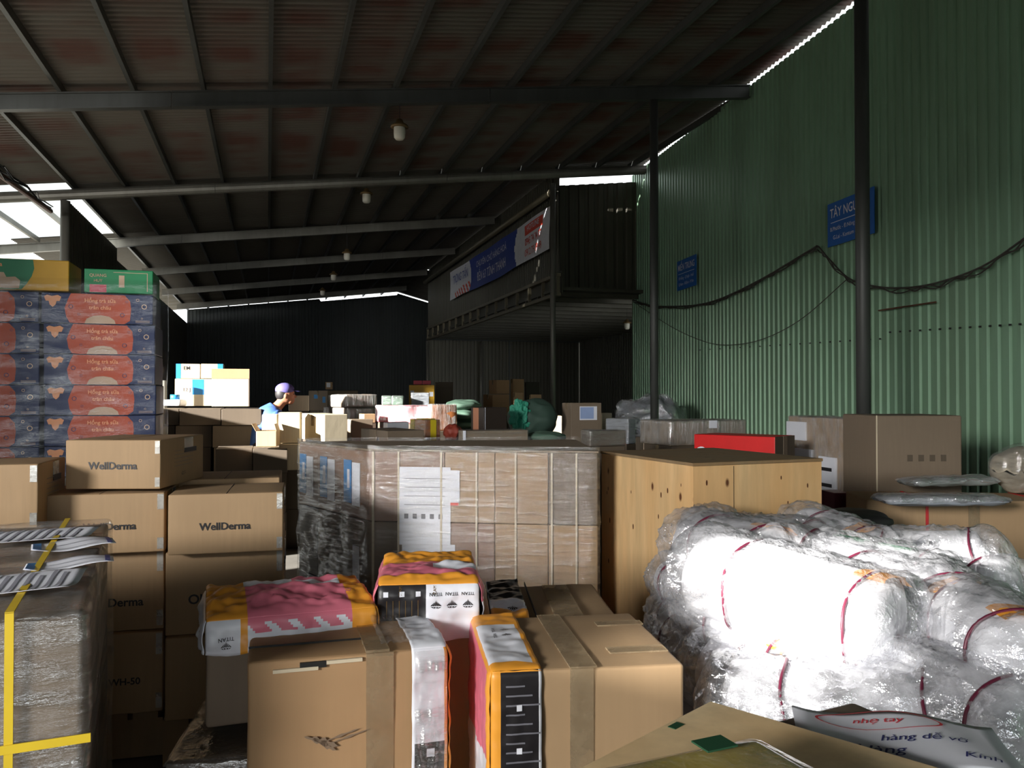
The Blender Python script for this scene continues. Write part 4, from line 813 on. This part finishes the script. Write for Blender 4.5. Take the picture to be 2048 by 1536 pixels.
for k, (c_, xs2, xf2, yb, Y, lb, mt) in enumerate([((985, 789), 966, 1019, 832, 13.0, 'brown carton at the base of the far stack under the loft', CW), ((993, 760), 978, 1019, 788, 13.1, 'brown carton on top of the far stack under the loft', CW), ((1026, 758), 1021, 1048, 822, 13.6, 'tall brown carton just right of the far stack', CW), ((1030, 785), 1027, 1046, 810, 11.8, 'small lit carton peeking over the green cloth bag', CB), ((1062, 789), 1058, 1083, 805, 11.9, 'small lit carton at upper right of the green cloth bag', CB), ((1060, 806), 1057, 1081, 835, 11.9, 'lower carton at the right of the green cloth bag', CB), ((1052, 764), 1049, 1079, 830, 14.4, 'black carton at the far wall under the loft', BLACKB)]):
    mid('plain_carton', lb, c_, Y, 22, yb, mt, 'L', xf=xf2, xs=xs2, support=(k not in (1, 4)))
e, dm = mid('plain_carton', 'black box with a salmon side panel left of the green cloth bag', (967, 815), 7.7, 30, 866, BLACKB, 'L', xf=1014, xs=942, tape=None); decal(e, dm, 'L', .18, .62, .02, .98, BRSTR, 'salmon_panel'); decal(e, dm, 'F', .06, .08, 0, 1, PAPER, 'white_edge')
e, dm = mid('wrapped_box', 'low wide grey box with a white taped edge behind the wrapped block', (927, 862), 6.3, 17, 895, CD, 'L', xf=1056, xs=917, wrap=FILM, tape=None); decal(e, dm, 'F', -.01, .03, 0, 1.02, WHP, 'white_edge', .01)
mid('plain_carton', 'cream carton between the green cloth bag and the brown labelled box', (1094, 832), 9.6, 5, 880, CL, 'L', xf=1124, d=.3)
e, dm = mid('plain_carton', 'brown box with a blue-white paper stuck on its front, by the loft column', (1142, 806), 8.4, 18, 892, CG, 'L', xf=1203, xs=1124); decal(e, dm, 'F', .28, .85, .60, .92, PAPER, 'paper_sheet'); decal(e, dm, 'F', .3, .74, .63, .90, flat('pale_blue_print', (150, 170, 210)), 'print_block', .003)
mid('wrapped_box', 'low dark box in shiny film near the crate lid', (1180, 862), 6.2, 20, 893, CDK, 'L', xf=1252, xs=1163, wrap=FILM2, tape=None)
mid('white_carton', 'small white carton right of the brown labelled box', (1204, 826), 9.0, 10, 868, CL, 'L', xf=1224, d=.2)
mid('wrapped_box', 'grey-blue box with a dark corner before the plastic heap', (1257, 838), 7.9, 48, 888, GREYB, 'L', w=.12, xs=1212, wrap=FILM2, tape=None)
e, dm = mid('wrapped_box', 'long carton with film-wrapped left end in front of the slim column', (1340, 843), 7.2, 22, 892, CD, 'L', xf=1492, xs=1281, tape='y'); w, d, h = dm
wrapshell(e, dm, FILMV, .008, .006, 4); decal(e, dm, 'F', .5, .6, .7, 1.02, PAPER, 'tape_patch', .012)
e, dm = mid('red_carton', 'bright red long carton lying behind the plywood crate', (1550, 874), 6.0, 48, 925, REDC, 'L', xf=1589, xs=1388, tape=None); decal(e, dm, 'F', .0, 1, .0, 1, CDK, 'brown_end'); decal(e, dm, 'F', .4, .6, .0, 1, CG, 'tape', .004)
fm, lw_, lh = facemap('L', *dm); mb = MB(); mb.add([fm(.1 + rr * cos(2 * pi * k / 18) / lw_, .2 + rr * sin(2 * pi * k / 18) / lh, .003) for rr in (.055, .042) for k in range(18)], [(k, (k + 1) % 18, 18 + (k + 1) % 18, 18 + k) for k in range(18)]); mb.build('emblem', WHP, e)
# ================= right side big cartons
e, dm = mid('wrapped_carton', 'large carton in shiny film with white stickers against the green wall', (1745, 827), 5.9, 12, 1210, CB, 'L', w=.3, xs=1577, tape=None, support=False); e.location.z = 0; w, d, h = dm
wrapshell(e, (w, d, h), FILMV, .01, .008, 6); decal(e, dm, 'L', .42, .62, .45, .78, PAPER, 'sticker', .02); decal(e, dm, 'L', .07, .33, .76, .81, PAPER, 'sticker', .02)
decal(e, dm, 'L', 0, .25, .86, .97, PAPER, 'sticker', .02)
for k in range(3): decal(e, dm, 'L', .46, .58, .70 - k * .09, .72 - k * .09, INK, 'print_line', .022)
H2 = 1.55 - 43 * 5.0 / FPX
pl = place((1752, 831), 2, Y=5.35, xf=1924, d=.5, h=1.417)
e, dm = carton('plain_carton', pl, 'large dull brown carton right of the thick column, front face in shade', CG, tape=None, support=False, bev=.012); e.location.z = 0
decal(e, dm, 'F', -.0, .012, 0, 1, CL, 'pale_edge', .003); decal(e, dm, 'F', .62, .74, .615, .63, PAPER, 'sticker', .003)
for k in range(4): decal(e, dm, 'F', .36 + k * .13, .42 + k * .13, .79, .82, CDK, 'handling_mark', .003)
pl = place((1733, 998), -6, z=.93, w=1.6, d=.42, h=.93)
e, dm = carton('plain_carton', pl, 'wide brown carton tied with red straps at the right, bundles on top', CB, tape=None, support=False, bev=.012)
for s in (.21, .62): decal(e, dm, 'F', s, s + .010, 0, 1.0, REDS, 'red_strap', .004); decal(e, dm, 'T', s, s + .010, 0, 1.0, REDS, 'red_strap', .004)
decal(e, dm, 'F', .36, .40, .0, 1, TAPE, 'tape', .003)
def pillow(name, px, py, z, a, L, Wd, H, mat, label, cat, seed, filmm=None, amp=.012):
    P = atZ(px, py, z) if z < CZ - .05 else atY(px, py, 5); e = empty(name, P, R(a), label, cat)
    def fn(s, t):
        th = 2 * pi * s; x = (t - .5) * L; k = max(0.0, 1 - abs(2 * t - 1) ** 5) ** .4 * .97 + .03
        q = Vector((x, Wd / 2 * cos(th) * (.8 + .2 * k), H / 2 + H / 2 * k * (1 if sin(th) >= 0 else 1) * (abs(sin(th)) ** .7) * (1 if sin(th) > 0 else -1)))
        q += noise.noise_vector(Vector((x * 9 + seed, cos(th) * 2, sin(th) * 2))) * amp; q.z = max(0.0005, q.z); return q
    mb = MB(); mb.grid(lambda s, t: fn(s if s < 1 else 0, t), 32, 30); mb.build('bundle_body', mat, e, smooth=True)
    if filmm:
        mb = MB(); mb.grid(lambda s, t: fn(s if s < 1 else 0, t) * 1.03 + Vector((0, 0, .008)) + noise.noise_vector(Vector((s * 20, t * 22, seed))) * .006, 48, 44); mb.build('clear_film', filmm, e, smooth=True)
    return e
pillow('plastic_bundle', 1880, 1010, .932, -2, .68, .22, .055, GREYB, 'lower flat grey plastic bundle on the red-strapped carton', 'bundle', 2, BAGF)
e = pillow('plastic_bundle', 1895, 990, .932, 14, .60, .2, .05, flat('pale_grey_goods', (140, 146, 142)), 'upper flat grey plastic bundle on the red-strapped carton', 'bundle', 5, BAGF); e.location.z += .058
pillow('silver_bag', 2065, 985, .932, 30, .5, .3, .28, flat('silver_paper', (190, 180, 160), .3, .3), 'crumpled silvery bag at the right edge above the strapped carton', 'bag', 8, FILM2, .03)
e = pillow('rubber_mat', 1692, 1062, .80, 0, .42, .3, .12, RUBBER, 'black rounded bundle between the crate and the thick column', 'bundle', 9, None, .01); SUP.append((e, (.4, .28, .12), 'the black rounded bundle'))
pl = place((1668, 986), 5, Y=5.6, w=.12, d=.2, h=.9); carton('maroon_carton', (Vector((pl[0].x, pl[0].y, 0)), pl[1], .12, .2, pl[0].z + .9), 'narrow dark red carton between the crate and the film-wrapped carton', MAROON, tape=None, support=False)
# ================= blobs: cloth sacks and plastic heap
def blob(name, px, py, Y, size, mat, label, cat, seed, amp=.05, freq=5, filmm=None, folds=0, base=None, n=4):
    P = atY(px, py, Y); e = empty(name, P, 0, label, cat); bm = bmesh.new(); bmesh.ops.create_icosphere(bm, subdivisions=n, radius=1)
    for v in bm.verts:
        p = v.co.copy(); q = Vector((p.x * size[0] / 2, p.y * size[1] / 2, max(-.9, p.z) * size[2] / 1.9 + size[2] * .47))
        nz = noise.noise_vector(p * freq * .4 + Vector((seed, 0, 0))) ; q += nz * amp
        if folds: q += p * folds * abs(noise.noise(p * freq * 1.6 + Vector((0, seed, 0))))
        if q.z < 0.001: q.z = 0.001
        v.co = q
    me = bpy.data.meshes.new('sack_body'); bm.to_mesh(me); bm.free(); me.materials.append(mat)
    for f_ in me.polygons: f_.use_smooth = True
    o = bpy.data.objects.new('sack_body', me); COL.objects.link(o); o.parent = e
    if filmm:
        me2 = me.copy(); me2.materials.clear(); me2.materials.append(filmm)
        for v in me2.vertices: p = v.co.copy(); v.co = p * 1.06 + noise.noise_vector(p * 9) * .03
        o2 = bpy.data.objects.new('clear_film', me2); COL.objects.link(o2); o2.parent = e
    SUP.append((e, (size[0] * .8, size[1] * .8, size[2]), label)); return e
e = blob('cloth_sack', 1066, 872, 8.4, (.52, .4, .38), flat('deep_green_cloth', (52, 74, 64), .7), 'round dark green cloth sack with a gathered teal knot', 'sack', 3, .03)
bm = bmesh.new(); bmesh.ops.create_icosphere(bm, subdivisions=5, radius=1)
for v in bm.verts:
    p = v.co.copy(); r = .8 + .35 * noise.noise(p * 2.6) + .12 * noise.noise(p * 6); v.co = Vector((-.13 + p.x * .125 * r, -.17 + p.y * .07 * r, .20 + p.z * .19 * r))
me = bpy.data.meshes.new('gathered_cloth'); bm.to_mesh(me); bm.free(); me.materials.append(GRNF); o = bpy.data.objects.new('gathered_cloth', me); COL.objects.link(o); o.parent = e
for k, (py, wd) in enumerate([(858, .44), (838, .42), (820, .44)]):
    blob('grain_sack', 922 + k * 2, py, 10.2, (wd, .4, .13), GRNS, ['bottom grey-green sack of the three behind the black box', 'middle grey-green sack of the three behind the black box', 'top grey-green sack of the three behind the black box'][k], 'sack', 11 + k, .02)
    if k: SUP.pop()
blob('grain_sack', 1092, 884, 6.6, (.32, .3, .09), GRNS, 'low flat greenish sack behind the right end of the wrapped block', 'sack', 15, .01)
e = blob('red_bag', 906, 880, 7.6, (.18, .2, .15), flat('red_net', (150, 60, 44)), 'little round red and orange bag behind the wrapped block', 'bag', 18, .02)
blob('plastic_heap', 1300, 868, 10.9 + 1.3, (.95, .7, .52), GREYB, 'heap of grey plastic sheeting piled at the foot of the green wall', 'plastic sheeting', 21, .16, 5, folds=0, n=5, filmm=BAGF)
blob('plastic_heap', 1255, 872, 9.3, (.42, .4, .20), GREYB, 'smaller clump of pale plastic sheeting left of the slim column', 'plastic sheeting', 25, .07, 5, folds=0, n=5, filmm=BAGF)
# ================= foreground lower right
def farbox(fc, z, a, w, d, h):
    F_ = atZ(*fc, z); a = R(a); e1 = Vector((cos(a), sin(a), 0)); e2 = Vector((-sin(a), cos(a), 0)); C = F_ - e1 * w / 2 - e2 * d / 2
    return Vector((C.x, C.y, z - h)), a, w, d, h
pl = farbox((1705, 1402), 1.07, 27.5, .48, .52, .45)
e, dm = carton('plain_carton', pl, 'brown carton under the handwritten paper, bottom right', CG, tape=None, amp=.003, seed=2, bev=.01); SUP[-1:] = [(e, dm, 'the carton with the handwritten paper')]; w, d, h = dm
x, y = topP(1800, 1495, 1.07, e); P_, o = sheet(e, x, y, .27, .18, -.75, h + .012, PAPER, lines=0)
o.parent = None; o.matrix_world = Matrix.Translation(e.location) @ Matrix.Rotation(e.rotation_euler.z, 4, 'Z'); o.name = 'handwritten_paper'; tag(o, 'white sheet with blue-black handwriting lying on the bottom right carton', 'paper')
def ptext(txt, cx, cy, hh, mat, bold=.005):
    vs, fs = text_mesh(txt, 1.0, bold); mb = MB(); mb.add([P_(cx + v.x * hh + v.y * hh * .25, cy + v.y * hh, .002) for v in vs], fs); mb.build('handwriting', mat, o)
ptext('Gửi: Hàng', -.06, -.035, .030, flat('blue_ink', (50, 54, 110))); ptext('hàng dễ vỡ', .03, .0, .024, flat('blue_ink', (50, 54, 110))); ptext('Kính', .09, -.05, .024, flat('blue_ink', (50, 54, 110))); ptext('nhẹ tay', -.02, .055, .022, flat('red_ink', (214, 60, 70)))
mb = MB(); n = 28; mb.add([P_(-.02 + r_ * .085 * cos(2 * pi * k / n), .055 + r_ * .03 * sin(2 * pi * k / n), .002) for r_ in (1, .95) for k in range(n)], [(k, (k + 1) % n, n + (k + 1) % n, n + k) for k in range(n)]); mb.build('red_circle', flat('red_ink', (214, 60, 70)), o)
loc, a, w, d, h = farbox((1421, 1402), 1.10, 46, .75, .70, .028)
e = empty('pine_box', loc, a, 'pale pine box lid jutting in at the bottom, green staples on top', 'wooden box')
mb = MB(); mb.box(-w / 2, w / 2, -d / 2, d / 2, h - .014, h); mb.build('top_board', PINE, e, bevel=.002)
for (x0, x1, y0, y1) in [(-w / 2, w / 2, -d / 2, -d / 2 + .02), (-w / 2, w / 2, d / 2 - .02, d / 2), (-w / 2, -w / 2 + .02, -d / 2 + .02, d / 2 - .02), (w / 2 - .02, w / 2, -d / 2 + .02, d / 2 - .02)]: mb = MB(); mb.box(x0, x1, y0, y1, 0, h - .0145); mb.build('side_board', PINE, e)
for (px, py) in ((1352, 1452), (1440, 1487)):
    x, y = topP(px, py, 1.10, e); mb = MB(); mb.box(x - .011, x + .011, y - .006, y + .006, h, h + .001); mb.build('green_mark', DKG, e)
SUP.append((e, (w, d, h), 'the pine box lid'))
P = atZ(1430, 1680, 1.102); e = empty('taped_package', P, R(24), 'small package bound in shiny olive-yellow tape on the pine lid', 'package')
mb = warp_box(.24, .16, .055, .008, 7, .012, .02); mb.build('package_body', OLIVE, e, smooth=True); wrapshell(e, (.24, .16, .055), FILM2, .004, .004, 3, 'clear_tape_layer', .02)
for (x, y) in ((.03, .05), (-.08, -.02)): mb = MB(); mb.box(x, x + .04, y, y + .03, .062, .064); mb.build('green_patch', DKG, e)
# ================= white rolls in plastic bags
def roll(px, py, Y, r, L, az, tilt, label, seed, straps=(.12, .7), logo=1, flare=1.0, green=False, tuft=False):
    P = atY(px, py, Y); D = Vector((cos(az) * cos(tilt), sin(az) * cos(tilt), sin(tilt)))   # points from near end back to far end
    e = empty('wrapped_roll', P, 0, label, 'roll', 'white rolls bagged in clear plastic')
    A_ = D.cross(Vector((0, 0, 1))).normalized(); B_ = A_.cross(D).normalized(); rr = random.Random(seed)
    def at(th, x, rad): return D * x + A_ * cos(th) * rad * 1.05 + B_ * sin(th) * rad * .93
    def body(s, t):
        th = 2 * pi * (s if s < 1 else 0)
        x = t * L; k = 1
        if t < .06: k = (t / .06) ** .45
        if t > .94: k = ((1 - t) / .06) ** .45
        return at(th, x, r * k * (1 + .04 * noise.noise(Vector((cos(th) * 2, sin(th) * 2, x * 5 + seed)))))
    mb = MB(); mb.grid(body, 40, 36); mb.build('roll_body', ROLLW, e, smooth=True)
    EX = .07 * flare
    def flm(s, t):
        th = 2 * pi * (s if s < 1 else 0); x = -EX + t * (L + 2 * EX); q = Vector((cos(th), sin(th), x * 6 + seed))
        rg = 1 - abs(noise.noise(q * 2.3)) * 2; rg2 = 1 - abs(noise.noise(q * 5.1 + Vector((3, 1, 0)))) * 2
        ex = max(0, -x, x - L) / EX
        rad = r * 1.02 + .008 + .012 * rg + .009 * rg2 + .005 * noise.noise(q * 11)
        for sx in straps: rad -= .014 * math.exp(-((x - sx * L) / .03) ** 2)
        if ex > 0: rad = rad * (1 - ex ** 2.2 * .85) + .03 * ex * noise.noise(q * 3.3)
        return at(th, x, max(.004, rad))
    mb = MB(); mb.grid(flm, 88, 76); mb.build('clear_bag', BAGF, e, smooth=True)
    for sx in straps:
        mb = MB(); mb.tube([at(2 * pi * k / 40, sx * L + .008 * sin(k * .5), r + .009) for k in range(41)], .0045, 5, cap=False); mb.build('strap', MAROON, e, smooth=True)
    def patch(x0, x1, t0, t1, mat, nm, off=.004):
        mb = MB(); mb.grid(lambda s, t: at(t0 + (t1 - t0) * t, x0 + (x1 - x0) * s + .01 * sin(t * 9), r * 1.03 + off), 8, 12); o = mb.build(nm, mat, e, smooth=True)
    if logo:
        t0 = rr.uniform(.6, 1.6) if logo == 1 else logo; patch(.015, .10, t0, t0 + 1.2, YEL, 'orange_print'); patch(.035, .05, t0 + .3, t0 + .55, BLACKP, 'black_print', .006)
        patch(.2, L * .7, t0 - .8, t0 - .72, LORN, 'orange_line')
    if tuft:
        def tf(s, t):
            th = 2 * pi * (s if s < 1 else 0); q = Vector((cos(th) * 2, sin(th) * 2, seed + t * 2))
            rad = .02 + r * .95 * t ** .8 * (1 + .45 * noise.noise(q * 1.7)) + .012 * noise.noise(q * 6)
            p = at(th, -.055 - t * (.11 + .06 * noise.noise(q * 1.3)), max(.005, rad)); return p + Vector((0, 0, .02 * t))
        mb = MB(); mb.grid(tf, 72, 20); mb.build('bag_mouth', BAGF, e, smooth=True)
    if green:
        patch(.10, .2, 1.1, 1.7, GRNC, 'green_print'); patch(.24, .34, 1.3, 1.8, GRNC, 'green_print')
    return e
azd = R(118)
RL = [(1793, 1262, 2.18, .142, .62, 132, 6, 'largest bagged roll, its round end facing the camera at the centre of the pile', 1),
 (1622, 1348, 2.28, .098, .5, 108, 4, 'upright-looking bagged roll end left of and below the largest roll', 1),
 (1512, 1262, 2.62, .105, .5, 100, 4, 'bagged roll with dark strap arc at mid left of the pile', 1),
 (1425, 1205, 3.0, .105, .4, 88, 2, 'leftmost bagged roll leaning toward the plywood crate', 0),
 (1445, 1122, 3.05, .115, .45, 90, 0, 'top left bagged roll with loose film corner by the crate', 1),
 (1560, 1128, 2.75, .125, .45, 108, 0, 'bagged roll with orange and black mark at upper left of the pile', 1),
 (1650, 1104, 3.2, .12, .4, 128, 0, 'top bagged roll in the middle of the pile, behind the rest', 0),
 (1755, 1112, 3.15, .105, .4, 112, 4, 'bagged roll with a yellow print at the top centre', 1),
 (1890, 1190, 2.60, .125, .6, 140, 4, 'bagged roll showing green print between two straps', 0),
 (1975, 1122, 3.05, .12, .5, 165, 0, 'top right smooth white roll with maroon strap', 0),
 (1965, 1262, 2.28, .13, .55, 110, 4, 'bagged roll with a broad orange print at right', 1),
 (2065, 1330, 2.02, .12, .5, 100, 2, 'bagged roll cut by the right frame edge with an orange tag', 1),
 (1905, 1440, 2.02, .12, .55, 160, 0, 'lower right bagged roll with curved maroon strap over its end', 0),
 (1740, 1420, 2.15, .11, .5, 135, 0, 'glaring white bagged roll at the bottom centre of the pile', 0),
 (2050, 1480, 1.9, .13, .5, 120, 0, 'bagged roll at the bottom right corner', 0),
 (1465, 1345, 2.7, .12, .5, 95, 0, 'dim crumpled bagged roll low at the left of the pile', 0),
 (1560, 1440, 2.45, .12, .5, 100, 0, 'shaded bagged roll at the foot of the pile behind the carton', 0),
 (1420, 1285, 3.0, .115, .35, 88, 0, 'shaded crinkled roll against the crate below the leftmost one', 0),
 (2010, 1190, 2.9, .13, .5, 120, 0, 'grey shaded bagged roll behind the orange print roll', 0)]
for i, (px, py, Y, r, L, az, ti, lab, lg) in enumerate(RL): roll(px, py, Y, r, L, R(az + (0 if i in (0, 12) else 9 * sin(i * 2.7))), R(ti + 4 * sin(i * 1.9)), lab, i * 3.3 + 1, logo=lg, green=('green' in lab), tuft=i in (2, 3, 4, 7, 10, 15, 17), flare=(1.9 if i in (4, 5, 7, 3) else (1.4 if i % 2 else 1.0)))
# lower layers carrying the pile
lowl = ['hidden bottom roll at the left of the pile', 'hidden bottom roll second from left', 'hidden bottom roll third from left', 'hidden bottom roll at the right']
pz = Vector((1.08, 2.75, 0)); e = empty('wrapped_pallet', pz, R(10), 'low film-wrapped block carrying the pile of white rolls', 'pallet load')
mb = warp_box(1.25, .95, .52, .006, 2, .02, .1); o = mb.build('block_body', ROLLW, e, smooth=True); wrapshell(e, (1.25, .95, .52), FILM2, .008, .008, 4)
# ================= the worker
def ellip(mb, c, rx, ry, rz, n=18, M=None):
    vs = []; fs = []
    for j in range(n + 1):
        for i in range(n * 2):
            a, b = 2 * pi * i / (n * 2), pi * j / n; p = Vector((rx * sin(b) * cos(a), ry * sin(b) * sin(a), rz * cos(b)))
            if M: p = M @ p
            vs.append(Vector(c) + p)
    for j in range(n):
        for i in range(n * 2): fs.append((j * n * 2 + i, j * n * 2 + (i + 1) % (n * 2), (j + 1) * n * 2 + (i + 1) % (n * 2), (j + 1) * n * 2 + i))
    mb.add(vs, fs)
def remesh(o, v, sm=4):
    m = o.modifiers.new('r', 'REMESH'); m.mode = 'VOXEL'; m.voxel_size = v; m.use_smooth_shade = True; k = o.modifiers.new('s', 'SMOOTH'); k.iterations = sm; k.factor = .5
PW = atY(560, 800, 9.3); PZ = PW.z
e = empty('person', Vector((PW.x - .04, PW.y, 0)), R(18), 'person in a blue shirt and violet cap bending over the sunlit cartons', 'person')
# local: +x forward (to the right), z up; head centre near z 1.55
hd = Vector((.10, 0, 1.555)); T = lambda l: [Vector(p) for p in l]
def limbs(mb, g, part):
    if part in ('body', 'trousers'):
        for s in (-1, 1): mb.tube(T([(-.16, s * .09, .95), (-.12, s * .10, .72), (-.07, s * .10, .50), (-.12, s * .10, .28), (-.17, s * .10, .07)]), [.092 + g, .082 + g, .062 + g, .056 + g * 1.5, .042 + g * 2], 14)
        ellip(mb, (-.16, 0, .96), .12 + g, .165 + g, .12 + g)
    if part == 'body':
        for s in (-1, 1): mb.tube(T([(-.19, s * .10, .05), (-.12, s * .10, .035), (-.0, s * .105, .025)]), [.04, .042, .03], 12)
    if part in ('body', 'shirt'):
        mb.tube(T([(-.17, 0, .93), (-.17, 0, 1.05), (-.13, 0, 1.2), (-.06, 0, 1.34), (.0, 0, 1.42)]), [.13 + g, .125 + g, .14 + g, .13 + g, .07 + g], 18)
        for s in (-1, 1):
            ellip(mb, (-.05, s * .10, 1.33), .10 + g, .10 + g, .085 + g); ellip(mb, (-.13, s * .06, 1.18), .10 + g, .10 + g, .16 + g)
            mb.tube(T([(-.03, s * .19, 1.35), (.05, s * .22, 1.22), (.09, s * .22, 1.12)]) , [.058 + g, .05 + g, .044 + g * 1.4], 12)
    if part == 'body':
        for s in (-1, 1):
            mb.tube(T([(.09, s * .22, 1.12), (.2, s * .18, 1.06), (.32, s * .14, 1.03)]), [.042, .036, .027], 12)
            ellip(mb, (.36, s * .13, 1.025), .045, .038, .017)
            for k in range(4): y = s * .13 + (k - 1.5) * .019; L = (.06, .072, .068, .052)[k]; mb.tube(T([(.38, y, 1.028), (.38 + L * .55, y, 1.018), (.38 + L, y, .995)]), [.0095, .009, .007], 8)
            mb.tube(T([(.34, s * .10, 1.02), (.37, s * .075, 1.01), (.395, s * .065, 1.0)]), [.012, .010, .008], 8)
        mb.tube(T([(-.03, 0, 1.38), (.03, 0, 1.44), (.08, 0, 1.50)]), [.062, .056, .055], 14)
        ellip(mb, hd, .098, .076, .112); ellip(mb, hd + Vector((.045, 0, -.06)), .055, .052, .055)
        mb.tube(T([hd + Vector((.09, 0, .0)), hd + Vector((.115, 0, -.028)), hd + Vector((.09, 0, -.035))]), [.010, .015, .010], 8)
        ellip(mb, hd + Vector((.088, 0, -.06)), .013, .024, .010)
        for s in (-1, 1): ellip(mb, hd + Vector((-.005, s * .076, -.012)), .018, .008, .03)
mb = MB(); limbs(mb, 0, 'body'); o = mb.build('body', SKIN, e, smooth=True); remesh(o, .0075, 3)
mb = MB(); limbs(mb, .012, 'shirt'); o = mb.build('shirt', SHIRT, e, smooth=True); remesh(o, .012, 6)
mb = MB(); limbs(mb, .012, 'trousers'); o = mb.build('trousers', TROU, e, smooth=True); remesh(o, .013, 5)
mb = MB(); ellip(mb, hd + Vector((-.028, 0, .012)), .088, .081, .094); o = mb.build('hair', HAIR, e, smooth=True)
mb = MB(); ellip(mb, hd + Vector((-.01, 0, .055)), .105, .086, .078); mb.grid(lambda s, t: hd + Vector((.07 + .10 * t * (1 - (2 * s - 1) ** 2 * .5), (s - .5) * .13, .052 - .02 * t)), 12, 6); mb.grid(lambda s, t: hd + Vector((.07 + .10 * t * (1 - (2 * s - 1) ** 2 * .5), (s - .5) * .13, .058 - .02 * t)), 12, 6); mb.build('cap', CAP, e, smooth=True)
for s in (-1, 1):
    mb = MB(); ellip(mb, hd + Vector((.088, s * .03, .005)), .008, .011, .007, 8); mb.build('eye', INK, e)
# ================= supports
def corners(e, w, d):
    a = e.rotation_euler.z; return Vector((e.location.x, e.location.y)), a
def rests(e, w, d, z):
    for o in list(S.objects):
        if o.parent or o is e or o.type != 'EMPTY' or o.get('kind') or o.name.startswith(('stretch_wrap', 'steel', 'ladder', 'banner', 'wall')): continue
        b = BB.get(o.name)
        if not b: continue
        p = Vector((e.location.x, e.location.y)) - Vector((o.location.x, o.location.y)); a = -o.rotation_euler.z; q = Vector((p.x * cos(a) - p.y * sin(a), p.x * sin(a) + p.y * cos(a)))
        if abs(q.x) < b[0] / 2 and abs(q.y) < b[1] / 2 and abs(o.location.z + b[2] - z) < .05: return True
    return False
BB = {}
for e_, dm_, lb_ in [x if len(x) == 3 else (*x, '') for x in SUP]: BB[e_.name] = dm_
for e_, dm_, lb_ in list([x if len(x) == 3 else (*x, '') for x in SUP]):
    z = e_.location.z; w, d, h = dm_
    if z < .06: e_.location.z = max(z, 0); continue
    if rests(e_, w, d, z): continue
    nst = 1 if z < .75 else 2; hh = z / nst
    for k in range(nst):
        lab = lb_ if lb_ else e_['label']; lab = ' '.join(lab.split()[:11])
        sc = .94 if k == nst - 1 else .97
        c_, dm2 = carton('plain_carton', (Vector((e_.location.x, e_.location.y, k * hh)), e_.rotation_euler.z, max(.16, w * sc), max(.16, d * sc), hh - .002), ('carton hidden directly under ' if k == nst - 1 else 'floor carton deep below ') + lab, CDK if (e_.location.y > 5) else CG, support=False)
bpy.context.view_layer.update()
